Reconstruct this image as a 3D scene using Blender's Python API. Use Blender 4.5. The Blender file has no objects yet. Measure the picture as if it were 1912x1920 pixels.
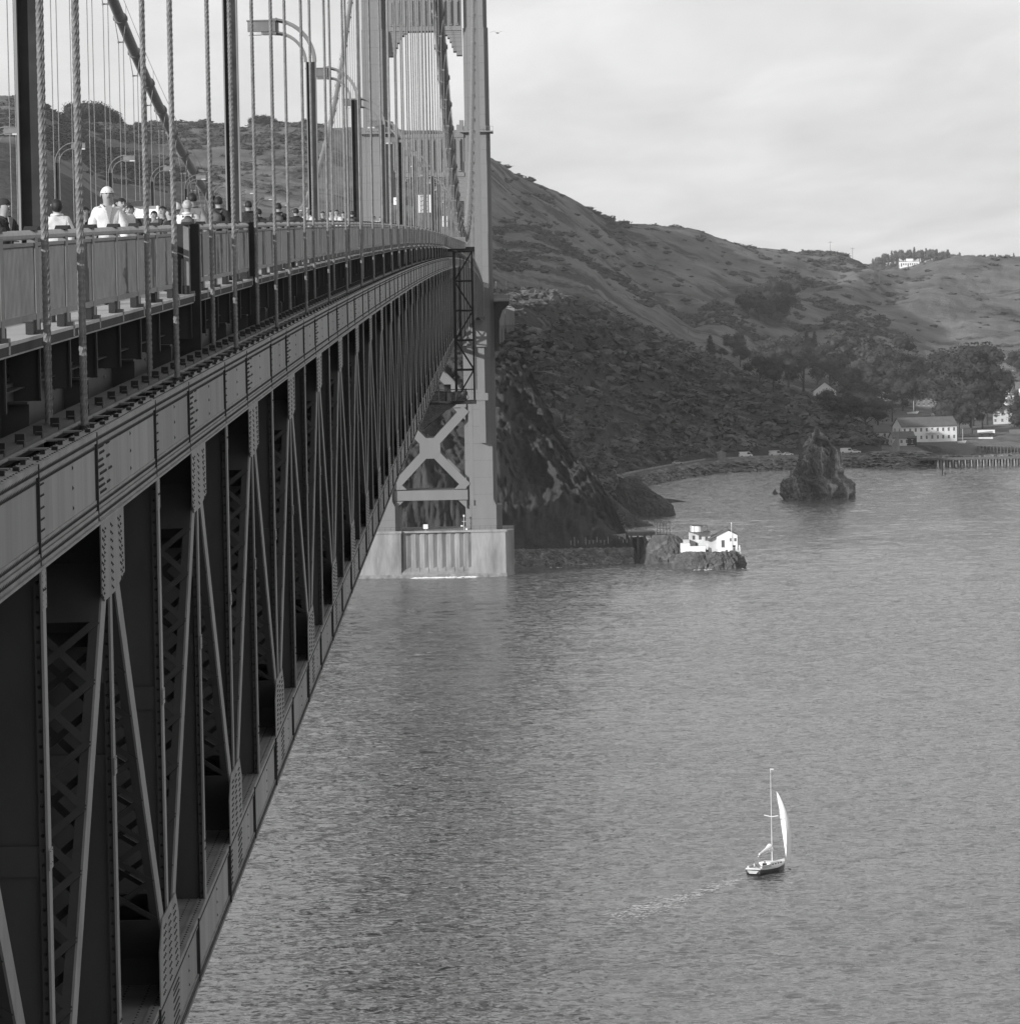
import bpy, bmesh, math, random
import numpy as np
from mathutils import Vector, Matrix, Euler
random.seed(7); rng = np.random.default_rng(7)
sc = bpy.context.scene
COL = sc.collection
PI = math.pi; R = math.radians

# ------------------------------------------------------------------ camera
FPX = 8716.0                       # focal length in pixels of the 1912 x 1920 photograph
CAMZ = 80.0
cam = bpy.data.cameras.new("camera"); camo = bpy.data.objects.new("camera", cam); COL.objects.link(camo)
cam.sensor_fit = 'VERTICAL'; cam.sensor_height = 36.0; cam.sensor_width = 36.0
cam.lens = FPX / 1920 * 36.0
cam.clip_start = 1.0; cam.clip_end = 60000
ROLL = -0.0185
U0, V0 = (938 - 956) / FPX, (960 - 524) / FPX
_c, _s = math.cos(ROLL), math.sin(ROLL)
ur, vr = _c * U0 - _s * V0, _s * U0 + _c * V0
Mcam = Matrix.Rotation(math.atan(ur), 4, 'Z') @ Matrix.Rotation(PI / 2 - math.atan(vr), 4, 'X') @ Matrix.Rotation(ROLL, 4, 'Z')
Mcam.translation = (0, 0, CAMZ)
camo.matrix_world = Mcam
sc.camera = camo
RC = Mcam.to_3x3()

def P(px, py, Y):
    """world point at distance Y (north) seen at photograph pixel px, py"""
    d = RC @ Vector(((px - 956) / FPX, (960 - py) / FPX, -1))
    t = Y / d.y
    return Vector((d.x * t, Y, CAMZ + d.z * t))
def PW(px, py, z=0.0):
    """world point at height z seen at that pixel"""
    d = RC @ Vector(((px - 956) / FPX, (960 - py) / FPX, -1))
    t = (z - CAMZ) / d.z
    return Vector((d.x * t, d.y * t, z))

# ------------------------------------------------------------------ world, sun
SUN_AZ, SUN_EL = R(48), R(16)      # azimuth west of south
w = bpy.data.worlds.new("World"); sc.world = w; w.use_nodes = True
nt = w.node_tree; nt.nodes.clear()
def N(tree, t, **k):
    n = tree.nodes.new(t)
    for a, b in k.items(): setattr(n, a, b)
    return n
out = N(nt, 'ShaderNodeOutputWorld'); bg = N(nt, 'ShaderNodeBackground'); bg.inputs['Strength'].default_value = 0.1
sky = N(nt, 'ShaderNodeTexSky', sky_type='NISHITA', sun_disc=False)
sky.sun_elevation = SUN_EL; sky.sun_rotation = PI + SUN_AZ
bw = N(nt, 'ShaderNodeRGBToBW'); nt.links.new(sky.outputs[0], bw.inputs[0])
bwl = N(nt, 'ShaderNodeMath', operation='MINIMUM'); bwl.inputs[1].default_value = 8.0; nt.links.new(bw.outputs[0], bwl.inputs[0])
tc = N(nt, 'ShaderNodeTexCoord')
# clouds on a flat layer: divide the direction by its height
sep = N(nt, 'ShaderNodeSeparateXYZ'); nt.links.new(tc.outputs['Generated'], sep.inputs[0])
zz = N(nt, 'ShaderNodeMath', operation='MAXIMUM'); zz.inputs[1].default_value = 0.0; nt.links.new(sep.outputs['Z'], zz.inputs[0])
za = N(nt, 'ShaderNodeMath', operation='ADD'); za.inputs[1].default_value = 0.05; nt.links.new(zz.outputs[0], za.inputs[0])
zi = N(nt, 'ShaderNodeMath', operation='DIVIDE'); zi.inputs[0].default_value = 1.0; nt.links.new(za.outputs[0], zi.inputs[1])
vs = N(nt, 'ShaderNodeVectorMath', operation='SCALE'); nt.links.new(tc.outputs['Generated'], vs.inputs[0]); nt.links.new(zi.outputs[0], vs.inputs['Scale'])
mp = N(nt, 'ShaderNodeMapping'); mp.inputs['Scale'].default_value = (1.6, 0.33, 1.0); mp.inputs['Location'].default_value = (3.4, 1.7, 0)
nt.links.new(vs.outputs[0], mp.inputs[0])
n1 = N(nt, 'ShaderNodeTexNoise'); n1.inputs['Scale'].default_value = 1.5; n1.inputs['Detail'].default_value = 7; n1.inputs['Roughness'].default_value = .52; n1.inputs['Distortion'].default_value = .35
nt.links.new(mp.outputs[0], n1.inputs['Vector'])
cr = N(nt, 'ShaderNodeValToRGB')
cr.color_ramp.elements[0].position = .3; cr.color_ramp.elements[0].color = (7.6,) * 3 + (1,)
cr.color_ramp.elements[1].position = .7; cr.color_ramp.elements[1].color = (9.5,) * 3 + (1,)
e = cr.color_ramp.elements.new(.5); e.color = (8.5,) * 3 + (1,)
nt.links.new(n1.outputs['Fac'], cr.inputs[0])
mx = N(nt, 'ShaderNodeMix', data_type='RGBA')
cv = N(nt, 'ShaderNodeMapRange'); cv.inputs['From Min'].default_value = .15; cv.inputs['From Max'].default_value = .9; cv.inputs['To Min'].default_value = .93; cv.inputs['To Max'].default_value = .35
nt.links.new(zz.outputs[0], cv.inputs[0]); nt.links.new(cv.outputs[0], mx.inputs['Factor'])
nt.links.new(bwl.outputs[0], mx.inputs['A']); nt.links.new(cr.outputs[0], mx.inputs['B'])
nt.links.new(mx.outputs['Result'], bg.inputs[0]); nt.links.new(bg.outputs[0], out.inputs[0])

sl = bpy.data.lights.new("sun", 'SUN'); sl.energy = 5.0; sl.angle = R(.55); sl.color = (1, 1, 1)
so = bpy.data.objects.new("sun", sl); COL.objects.link(so)
sund = Vector((-math.sin(SUN_AZ) * math.cos(SUN_EL), -math.cos(SUN_AZ) * math.cos(SUN_EL), math.sin(SUN_EL)))
so.rotation_euler = (-sund).to_track_quat('-Z', 'Y').to_euler(); so.location = (-200, -200, 400)
sc.view_settings.view_transform = 'Standard'; sc.view_settings.look = 'None'; sc.view_settings.gamma = 1
sc.view_settings.use_curve_mapping = False; sc.view_settings.exposure = 0.0
sc.cycles.max_bounces = 5; sc.cycles.diffuse_bounces = 2; sc.cycles.glossy_bounces = 3; sc.cycles.volume_bounces = 0
sc.cycles.transparent_max_bounces = 12

# ------------------------------------------------------------------ materials
def mat(name, v, rough=.6, var=.25, scale=.5, bump=0., bscale=None, stretch=(1, 1, 1), rand=0., spec=.4, metal=0., hi=None, contrast=.5, detail=5):
    m = bpy.data.materials.new(name); m.use_nodes = True; t = m.node_tree
    b = t.nodes['Principled BSDF']; b.inputs['Roughness'].default_value = rough; b.inputs['Metallic'].default_value = metal
    b.inputs['Specular IOR Level'].default_value = spec
    c = N(t, 'ShaderNodeTexCoord'); g = N(t, 'ShaderNodeNewGeometry')
    mpp = N(t, 'ShaderNodeMapping'); mpp.inputs['Scale'].default_value = stretch
    t.links.new(g.outputs['Position'], mpp.inputs[0])
    n = N(t, 'ShaderNodeTexNoise'); n.inputs['Scale'].default_value = scale; n.inputs['Detail'].default_value = detail; n.inputs['Roughness'].default_value = .6
    t.links.new(mpp.outputs[0], n.inputs['Vector'])
    r = N(t, 'ShaderNodeValToRGB'); lo = v * (1 - var); hi2 = hi if hi is not None else v * (1 + var)
    r.color_ramp.elements[0].position = .5 - contrast * .4; r.color_ramp.elements[0].color = (lo, lo, lo, 1)
    r.color_ramp.elements[1].position = .5 + contrast * .4; r.color_ramp.elements[1].color = (hi2, hi2, hi2, 1)
    t.links.new(n.outputs['Fac'], r.inputs[0]); last = r.outputs[0]
    if rand:
        oi = N(t, 'ShaderNodeObjectInfo'); ml = N(t, 'ShaderNodeMapRange'); ml.inputs['To Min'].default_value = 1 - rand; ml.inputs['To Max'].default_value = 1 + rand
        t.links.new(oi.outputs['Random'], ml.inputs[0])
        mm = N(t, 'ShaderNodeVectorMath', operation='SCALE'); t.links.new(last, mm.inputs[0]); t.links.new(ml.outputs[0], mm.inputs['Scale']); last = mm.outputs[0]
    t.links.new(last, b.inputs['Base Color'])
    if bump:
        nb = N(t, 'ShaderNodeTexNoise'); nb.inputs['Scale'].default_value = bscale or scale * 3; nb.inputs['Detail'].default_value = 6
        t.links.new(mpp.outputs[0], nb.inputs['Vector'])
        bm_ = N(t, 'ShaderNodeBump'); bm_.inputs['Strength'].default_value = min(1, bump); bm_.inputs['Distance'].default_value = 1.0 / (bscale or scale * 3) * .6
        t.links.new(nb.outputs['Fac'], bm_.inputs['Height']); t.links.new(bm_.outputs[0], b.inputs['Normal'])
    return m
M = {}
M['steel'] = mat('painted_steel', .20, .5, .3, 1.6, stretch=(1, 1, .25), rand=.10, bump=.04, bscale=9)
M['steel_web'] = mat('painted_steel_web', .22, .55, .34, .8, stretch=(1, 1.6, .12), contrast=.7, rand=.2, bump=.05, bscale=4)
M['steel_shade'] = mat('shade_toned_steel', .042, .65, .25, 1.5, stretch=(1, 1, .4), rand=.1)  # bridge paint darkened: shade under the deck is put into the colour
M['dark_steel'] = mat('near_black_steel', .025, .8, .4, 2)  # near-black steel; at plate joints and slab edge it paints in shade
M['rivet'] = mat('dark_rivet_paint', .02, .7, .4, 5)  # near-black paint on rivet heads and clamps
M['tower'] = mat('tower_paint', .19, .6, .07, .25, stretch=(1, 1, .2), bump=.03, bscale=1)
M['tower_seam'] = mat('tower_seam_paint', .13, .7, .2, 1)
M['rope'] = mat('suspender_paint', .18, .55, .25, 6, rand=.08)
M['cable'] = mat('cable_paint', .18, .55, .2, 1.5, rand=.05, bump=.1, bscale=6)
M['concrete'] = mat('pier_concrete', .27, .85, .42, .35, bump=.25, bscale=1.5, stretch=(1, 1, .22), contrast=.6)
M['concrete_wet'] = mat('tide_stained_concrete', .22, .7, .5, .5, bump=.4, bscale=1.2)
M['slab'] = mat('pale_concrete_edge', .45, .8, .15, 1)
M['toprail'] = mat('sunlit_top_rail', .42, .5, .15, 3)  # rail paint lightened to carry sun and sky on its top
M['picket'] = mat('picket_paint', .115, .6, .25, 3)
M['sidewalk'] = mat('sidewalk_concrete', .42, .85, .12, .8)
M['asphalt'] = mat('asphalt', .06, .9, .25, .8, bump=.1, bscale=8)
M['paintline'] = mat('road_paint', .7, .7, .15, 2)
M['white'] = mat('white_paint', .84, .6, .05, .6)
M['white2'] = mat('weathered_white_paint', .62, .7, .22, .5, bump=.05)
M['offwhite'] = mat('cream_siding', .50, .8, .1, .3)
M['roof'] = mat('grey_shingle_roof', .13, .85, .2, .6, rand=.1)
M['dark'] = mat('dark_opening', .02, .5, .3, 1)
M['glass'] = mat('window_glass', .05, .12, .2, 1, spec=.6)
M['black'] = mat('black_paint', .02, .3, .2, 1)
M['skin'] = mat('skin', .30, .6, .05, 8)
M['skin2'] = mat('tanned_skin', .28, .6, .05, 8)
M['hair'] = mat('dark_hair', .018, .6, .4, 30, bump=.2)
M['hair2'] = mat('fair_hair', .35, .6, .3, 30, bump=.2)
for nme, v in (('cloth_white', .62), ('cloth_grey', .2), ('cloth_dark', .03), ('cloth_mid', .1), ('cloth_pale', .5)):
    M[nme] = mat(nme, v, .9, .12, 6, bump=.25, bscale=14)
M['wood'] = mat('weathered_wood', .12, .85, .3, 2, bump=.2)
M['woodlight'] = mat('pale_pile_wood', .3, .85, .25, 2)
M['net'] = mat('debris_netting', .12, .9, .5, 2.5, bump=.6, bscale=3, contrast=.25)
M['foam2'] = mat('thin_foam', .55, .9, .2, 1.5)
M['foam'] = mat('sea_foam', .8, .9, .15, 1.5)
M['sail'] = mat('sailcloth', .88, .7, .04, 1)
M['lens'] = mat('lamp_lens', .6, .3, .1, 3)
M['bark'] = mat('bark', .07, .9, .3, 2)
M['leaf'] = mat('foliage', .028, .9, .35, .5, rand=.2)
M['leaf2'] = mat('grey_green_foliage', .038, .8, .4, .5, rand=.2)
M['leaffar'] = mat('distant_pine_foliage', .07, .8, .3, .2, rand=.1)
M['scrub'] = mat('coastal_scrub', .105, .9, .7, .09, bump=.9, bscale=1.4)
M['scrub2'] = mat('hilltop_scrub', .06, .9, .4, .12, bump=.6, bscale=.8)

def rock_mat(name, lo, hi, scale, stretch=(1, 1, 1), rot=(0, 0, 0)):
    m = bpy.data.materials.new(name); m.use_nodes = True; t = m.node_tree; b = t.nodes['Principled BSDF']; b.inputs['Roughness'].default_value = .9
    g = N(t, 'ShaderNodeNewGeometry'); mpp = N(t, 'ShaderNodeMapping'); mpp.inputs['Scale'].default_value = stretch; mpp.inputs['Rotation'].default_value = rot
    t.links.new(g.outputs['Position'], mpp.inputs[0])
    n = N(t, 'ShaderNodeTexNoise'); n.inputs['Scale'].default_value = scale; n.inputs['Detail'].default_value = 9; n.inputs['Roughness'].default_value = .68; n.inputs['Distortion'].default_value = .8
    t.links.new(mpp.outputs[0], n.inputs['Vector'])
    r = N(t, 'ShaderNodeValToRGB'); es = r.color_ramp.elements
    es[0].position = .32; es[0].color = (lo, lo, lo, 1); es[1].position = .72; es[1].color = (hi, hi, hi, 1)
    k = es.new(.54); v = (lo + hi) * .36; k.color = (v, v, v, 1)
    t.links.new(n.outputs['Fac'], r.inputs[0]); t.links.new(r.outputs[0], b.inputs['Base Color'])
    bm_ = N(t, 'ShaderNodeBump'); bm_.inputs['Strength'].default_value = .9; bm_.inputs['Distance'].default_value = 1.2
    t.links.new(n.outputs['Fac'], bm_.inputs['Height']); t.links.new(bm_.outputs[0], b.inputs['Normal'])
    return m
M['rock'] = rock_mat('dark_cliff_rock', .04, .15, .16, (1, 1, .5), (0, .6, 0))
M['rock2'] = rock_mat('guano_streaked_rock', .025, .42, .14, (1.3, 1.3, .4))
M['rock3'] = rock_mat('pale_point_rock', .06, .26, .3)
M['riprap'] = rock_mat('riprap_stone', .05, .55, .5)
M['rock2'].node_tree.nodes['Color Ramp'].color_ramp.elements[2].position = .62
M['shore_rock'] = rock_mat('pale_shore_rock', .07, .5, .25)

def water_mat():
    m = bpy.data.materials.new('bay_water'); m.use_nodes = True; t = m.node_tree; b = t.nodes['Principled BSDF']
    b.inputs['Base Color'].default_value = (.13, .13, .13, 1); b.inputs['Roughness'].default_value = .13; b.inputs['IOR'].default_value = 1.34
    g = N(t, 'ShaderNodeNewGeometry'); acc = None
    # wind patches scale the steepness of the chop
    pn = N(t, 'ShaderNodeTexNoise'); pn.inputs['Scale'].default_value = .014; pn.inputs['Detail'].default_value = 4
    pm_ = N(t, 'ShaderNodeMapping'); pm_.inputs['Scale'].default_value = (.6, 1, 1); t.links.new(g.outputs['Position'], pm_.inputs[0]); t.links.new(pm_.outputs[0], pn.inputs['Vector'])
    pr = N(t, 'ShaderNodeMapRange'); pr.inputs['From Min'].default_value = .35; pr.inputs['From Max'].default_value = .65; pr.inputs['To Min'].default_value = .8; pr.inputs['To Max'].default_value = 1.2
    t.links.new(pn.outputs['Fac'], pr.inputs[0])
    # each wave train: a noise whose two channels are the surface slopes
    for sc_, st, rot, amp, det in ((.45, (.5, 1, 1), -.15, .7, 3), (1.25, (.6, 1, 1), .2, 1.75, 4)):
        mpp = N(t, 'ShaderNodeMapping'); mpp.inputs['Scale'].default_value = st; mpp.inputs['Rotation'].default_value = (0, 0, rot)
        t.links.new(g.outputs['Position'], mpp.inputs[0])
        n = N(t, 'ShaderNodeTexNoise'); n.inputs['Scale'].default_value = sc_; n.inputs['Detail'].default_value = det; n.inputs['Roughness'].default_value = .6; n.inputs['Distortion'].default_value = .7
        t.links.new(mpp.outputs[0], n.inputs['Vector'])
        sb_ = N(t, 'ShaderNodeVectorMath', operation='SUBTRACT'); sb_.inputs[1].default_value = (.5, .5, .5); t.links.new(n.outputs['Color'], sb_.inputs[0])
        ml = N(t, 'ShaderNodeVectorMath', operation='MULTIPLY'); ml.inputs[1].default_value = (amp * 1.25, amp, 0); t.links.new(sb_.outputs[0], ml.inputs[0])
        if acc is None: acc = ml.outputs[0]
        else: ad = N(t, 'ShaderNodeVectorMath', operation='ADD'); t.links.new(acc, ad.inputs[0]); t.links.new(ml.outputs[0], ad.inputs[1]); acc = ad.outputs[0]
    sc2 = N(t, 'ShaderNodeVectorMath', operation='SCALE'); t.links.new(acc, sc2.inputs[0]); t.links.new(pr.outputs[0], sc2.inputs['Scale'])
    up = N(t, 'ShaderNodeVectorMath', operation='ADD'); up.inputs[1].default_value = (0, 0, 1); t.links.new(sc2.outputs[0], up.inputs[0])
    no = N(t, 'ShaderNodeVectorMath', operation='NORMALIZE'); t.links.new(up.outputs[0], no.inputs[0]); t.links.new(no.outputs[0], b.inputs['Normal'])
    return m
WAVE = 1.0
M['water'] = water_mat()

def terrain_mat():
    """grass with scrub patches; bare rock where it is steep"""
    m = bpy.data.materials.new('hillside'); m.use_nodes = True; t = m.node_tree; b = t.nodes['Principled BSDF']; b.inputs['Roughness'].default_value = .95
    b.inputs['Specular IOR Level'].default_value = .1
    g = N(t, 'ShaderNodeNewGeometry')
    def noise(s, d, ro=.6, st=(1, 1, 1), rot=(0, 0, 0), dist=0.):
        mpp = N(t, 'ShaderNodeMapping'); mpp.inputs['Scale'].default_value = st; mpp.inputs['Rotation'].default_value = rot; t.links.new(g.outputs['Position'], mpp.inputs[0])
        n = N(t, 'ShaderNodeTexNoise'); n.inputs['Scale'].default_value = s; n.inputs['Detail'].default_value = d; n.inputs['Roughness'].default_value = ro; n.inputs['Distortion'].default_value = dist
        t.links.new(mpp.outputs[0], n.inputs['Vector']); return n.outputs['Fac']
    def ramp(src, p0, c0, p1, c1):
        r = N(t, 'ShaderNodeValToRGB'); r.color_ramp.elements[0].position = p0; r.color_ramp.elements[0].color = (c0,) * 3 + (1,)
        r.color_ramp.elements[1].position = p1; r.color_ramp.elements[1].color = (c1,) * 3 + (1,); t.links.new(src, r.inputs[0]); return r.outputs[0]
    def mix(f, a, b_):
        x = N(t, 'ShaderNodeMix', data_type='RGBA'); t.links.new(f, x.inputs['Factor']); t.links.new(a, x.inputs['A']); t.links.new(b_, x.inputs['B']); return x.outputs['Result']
    grass = ramp(noise(.03, 9, .65, (1, 1, 2.0)), .33, .115, .67, .26)
    scrub = ramp(noise(.25, 6), .3, .04, .75, .11)
    at = N(t, 'ShaderNodeAttribute', attribute_name='cover')
    patch = noise(.024, 8, .66)
    ad = N(t, 'ShaderNodeMath', operation='ADD'); t.links.new(patch, ad.inputs[0]); t.links.new(at.outputs['Fac'], ad.inputs[1])
    pm = ramp(ad.outputs[0], .52, 0, .60, 1)
    veg = mix(pm, grass, scrub)
    rock = ramp(noise(.2, 10, .7, (1, 1, .4), (0, .7, 0), .8), .3, .045, .8, .11)
    sx = N(t, 'ShaderNodeAttribute', attribute_name='rocky')
    rn = noise(.06, 6)
    a2 = N(t, 'ShaderNodeMath', operation='ADD'); t.links.new(sx.outputs['Fac'], a2.inputs[0]); t.links.new(rn, a2.inputs[1])
    rm = ramp(a2.outputs[0], .88, 0, 1.02, 1)
    t.links.new(mix(rm, veg, rock), b.inputs['Base Color'])
    b1, b2 = noise(.3, 9, .7), noise(1.1, 6, .7, (1, 1, .5), (0, .7, 0))
    ba = N(t, 'ShaderNodeMath', operation='MULTIPLY_ADD'); ba.inputs[1].default_value = .45; t.links.new(b2, ba.inputs[0]); t.links.new(b1, ba.inputs[2]); bn = ba.outputs[0]
    bm_ = N(t, 'ShaderNodeBump'); bm_.inputs['Strength'].default_value = .8; bm_.inputs['Distance'].default_value = 2.6
    t.links.new(bn, bm_.inputs['Height']); t.links.new(bm_.outputs[0], b.inputs['Normal'])
    return m
M['terrain'] = terrain_mat()

# ------------------------------------------------------------------ helpers
def tag(o, label=None, cat=None, group=None, kind=None):
    if label: o['label'] = label
    if cat: o['category'] = cat
    if group: o['group'] = group
    if kind: o['kind'] = kind
    return o
def empty(name, loc=(0, 0, 0), rz=0, label=None, cat=None, group=None):
    o = bpy.data.objects.new(name, None); COL.objects.link(o); o.location = loc; o.rotation_euler = (0, 0, rz); o.empty_display_size = .5
    return tag(o, label, cat, group)
def link(name, me, parent=None, loc=None, rot=None, scale=None):
    o = bpy.data.objects.new(name, me); COL.objects.link(o)
    if parent: o.parent = parent
    if loc is not None: o.location = loc
    if rot is not None: o.rotation_euler = rot
    if scale is not None: o.scale = scale
    return o
class MB:
    """collects quads and triangles, builds one mesh"""
    def __init__(s): s.v = []; s.f = []; s.mi = []; s.cur = 0; s.smooth = False
    def box(s, x0, x1, y0, y1, z0, z1):
        n = len(s.v)
        s.v += [(x0, y0, z0), (x1, y0, z0), (x1, y1, z0), (x0, y1, z0), (x0, y0, z1), (x1, y0, z1), (x1, y1, z1), (x0, y1, z1)]
        s.f += [(n, n + 3, n + 2, n + 1), (n + 4, n + 5, n + 6, n + 7), (n, n + 1, n + 5, n + 4), (n + 1, n + 2, n + 6, n + 5), (n + 2, n + 3, n + 7, n + 6), (n + 3, n, n + 4, n + 7)]
        s.mi += [s.cur] * 6; return s
    def beam(s, a, b, w, h, up=(0, 0, 1)):
        a = Vector(a); b = Vector(b); d = (b - a).normalized(); u = Vector(up)
        sd = d.cross(u)
        if sd.length < 1e-4: sd = d.cross(Vector((0, 1, 0)))
        sd.normalize(); u = sd.cross(d).normalized(); n = len(s.v)
        for p in (a, b):
            for i, j in ((-1, -1), (1, -1), (1, 1), (-1, 1)): s.v.append(tuple(p + sd * (w / 2 * i) + u * (h / 2 * j)))
        s.f += [(n, n + 1, n + 2, n + 3), (n + 4, n + 7, n + 6, n + 5)] + [(n + i, n + 4 + i, n + 4 + (i + 1) % 4, n + (i + 1) % 4) for i in range(4)]
        s.mi += [s.cur] * 6; return s
    def tube(s, pts, r, n=8, caps=True):
        pts = [Vector(p) for p in pts]; rs = r if isinstance(r, (list, tuple)) else [r] * len(pts); base = len(s.v)
        ref = Vector((0, 0, 1))
        for i, p in enumerate(pts):
            d = (pts[min(i + 1, len(pts) - 1)] - pts[max(i - 1, 0)]).normalized()
            sd = d.cross(ref if abs(d.dot(ref)) < .98 else Vector((1, 0, 0))).normalized(); u = sd.cross(d)
            for k in range(n):
                a = 2 * PI * k / n; s.v.append(tuple(p + (sd * math.cos(a) + u * math.sin(a)) * rs[i]))
        for i in range(len(pts) - 1):
            for k in range(n):
                a = base + i * n + k; b = base + i * n + (k + 1) % n; s.f.append((a, b, b + n, a + n)); s.mi.append(s.cur)
        if caps:
            s.f.append(tuple(base + k for k in range(n))[::-1]); s.f.append(tuple(base + (len(pts) - 1) * n + k for k in range(n))); s.mi += [s.cur] * 2
        return s
    def prism(s, poly, a0, a1, axis='x'):
        n = len(s.v); k = len(poly)
        for a in (a0, a1):
            for p, q in poly: s.v.append({'x': (a, p, q), 'y': (p, a, q), 'z': (p, q, a)}[axis])
        s.f += [tuple(range(n, n + k))[::-1], tuple(range(n + k, n + 2 * k))] + [(n + i, n + (i + 1) % k, n + k + (i + 1) % k, n + k + i) for i in range(k)]
        s.mi += [s.cur] * (k + 2); return s
    def quad(s, *p):
        n = len(s.v); s.v += [tuple(q) for q in p]; s.f.append(tuple(range(n, n + len(p)))); s.mi.append(s.cur); return s
    def rivet(s, c, nrm='x', r=.02, h=.012):
        """small six-sided dome"""
        n = len(s.v); x, y, z = c
        for k in range(6):
            a = PI / 3 * k; p, q = math.cos(a) * r, math.sin(a) * r
            s.v.append({'x': (x, y + p, z + q), 'y': (x + p, y, z + q), 'z': (x + p, y + q, z)}[nrm])
        s.v.append({'x': (x + h, y, z), 'y': (x, y - abs(h), z), 'z': (x, y, z + h)}[nrm])
        s.f += [(n + k, n + (k + 1) % 6, n + 6) for k in range(6)]; s.mi += [s.cur] * 6
    def mesh(s, name, mats, smooth=False):
        me = bpy.data.meshes.new(name); me.from_pydata(s.v, [], s.f)
        for m in (mats if isinstance(mats, (list, tuple)) else [mats]): me.materials.append(m)
        if any(s.mi): me.polygons.foreach_set('material_index', s.mi)
        if smooth or s.smooth: me.polygons.foreach_set('use_smooth', [True] * len(s.f))
        me.update(); return me
    def recalc(s, me):
        b = bmesh.new(); b.from_mesh(me); bmesh.ops.recalc_face_normals(b, faces=b.faces); b.to_mesh(me); b.free(); return me
    def build(s, name, mats, parent=None, loc=None, rot=None, smooth=False):
        me = s.recalc(s.mesh(name, mats, smooth)); return link(name, me, parent, loc, rot)

def hash3(ix, iy, iz, seed):
    h = (ix.astype(np.int64) * 374761393 + iy.astype(np.int64) * 668265263 + iz.astype(np.int64) * 2147483647 + seed * 1274126177) & 0xffffffff
    h = ((h ^ (h >> 13)) * 1274126177) & 0xffffffff
    return ((h ^ (h >> 16)) & 0xffff) / 65535.0
def vnoise(x, y, z, seed=0):
    ix, iy, iz = np.floor(x), np.floor(y), np.floor(z); fx, fy, fz = x - ix, y - iy, z - iz
    fx = fx * fx * (3 - 2 * fx); fy = fy * fy * (3 - 2 * fy); fz = fz * fz * (3 - 2 * fz); r = 0
    for a in (0, 1):
        for b in (0, 1):
            for c in (0, 1):
                r = r + hash3(ix + a, iy + b, iz + c, seed) * (fx if a else 1 - fx) * (fy if b else 1 - fy) * (fz if c else 1 - fz)
    return r * 2 - 1
def fbm(x, y, z, oct=5, seed=0, ridged=False, gain=.5):
    a, s_, t_ = 1., 0., 0.
    for o in range(oct):
        n = vnoise(x, y, z, seed + o)
        s_ = s_ + a * ((1 - 2 * abs(n)) if ridged else n); t_ += a; a *= gain; x, y, z = x * 2.03 + 7.1, y * 2.03 + 3.3, z * 2.03 + 1.7
    return s_ / t_
def gridmesh(name, V, nu, nv, mats, smooth=True, flip=False):
    i, j = np.meshgrid(np.arange(nu - 1), np.arange(nv - 1), indexing='ij'); a = (i * nv + j).ravel()
    F = np.stack([a, a + nv, a + nv + 1, a + 1], 1)
    if flip: F = F[:, ::-1]
    me = bpy.data.meshes.new(name); me.vertices.add(nu * nv); me.vertices.foreach_set('co', V.reshape(-1))
    me.loops.add(F.size); me.loops.foreach_set('vertex_index', F.ravel().astype(np.int32)); me.polygons.add(len(F))
    me.polygons.foreach_set('loop_start', np.arange(0, F.size, 4, dtype=np.int32)); me.polygons.foreach_set('loop_total', np.full(len(F), 4, dtype=np.int32))
    me.polygons.foreach_set('use_smooth', np.full(len(F), smooth)); me.materials.append(mats); me.update(calc_edges=True); me.validate(); return me
# ------------------------------------------------------------------ terrain
def K(Y, px, py): return (Y, P(px, py, Y).z)
def tw(px, py, Y): return P(px, py, Y).z
cols = []
def col(px, *ks):
    out_ = []
    for k in ks:
        Y, v = k
        out_.append((Y, tw(px, float(v[1:]), Y) if isinstance(v, str) else v))
    out_[13] = (out_[13][0], min(out_[13][1], out_[12][1] - 22)); out_[14] = (6000, min(out_[14][1], out_[13][1] - 30))
    assert len(out_) == 15, (px, len(out_)); cols.append((px, out_))
S0 = [(1286, -6), (1296, 0), (1303, 4)]
col(-1400, *S0, (1330, 45), (1400, 85), (1450, 95), (1500, 105), (1560, 118), (1650, 150), (1750, 165), (1850, 180), (2000, 200), (2200, 230), (2600, 180), (6000, 60))
col(-300, *S0, (1330, 45), (1400, 85), (1450, 95), (1500, 105), (1560, 118), (1650, 'p250'), (1750, 'p255'), (1850, 'p245'), (2000, 'p215'), (2200, 'p190'), (2600, 140), (6000, 60))
col(0, *S0, (1330, 40), (1400, 72), (1430, 80), (1480, 95), (1560, 'p330'), (1650, 'p262'), (1720, 'p268'), (1850, 'p245'), (2000, 'p222'), (2200, 'p181'), (2600, 130), (6000, 60))
col(30, *S0, (1330, 40), (1400, 72), (1430, 80), (1480, 95), (1560, 'p335'), (1650, 'p266'), (1720, 'p272'), (1850, 'p245'), (2000, 'p222'), (2200, 'p181'), (2600, 130), (6000, 60))
col(70, *S0, (1330, 40), (1400, 72), (1430, 80), (1480, 95), (1570, 'p365'), (1680, 'p300'), (1750, 'p300'), (1900, 'p268'), (2050, 'p240'), (2250, 'p201'), (2600, 130), (6000, 60))
col(130, *S0, (1330, 40), (1400, 72), (1430, 80), (1480, 90), (1580, 'p400'), (1700, 'p335'), (1780, 'p330'), (1950, 'p295'), (2100, 'p265'), (2300, 'p236'), (2600, 130), (6000, 60))
col(200, *S0, (1330, 35), (1400, 68), (1430, 75), (1480, 80), (1580, 'p425'), (1700, 'p385'), (1780, 'p372'), (1950, 'p330'), (2150, 'p290'), (2350, 'p243'), (2700, 130), (6000, 60))
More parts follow.
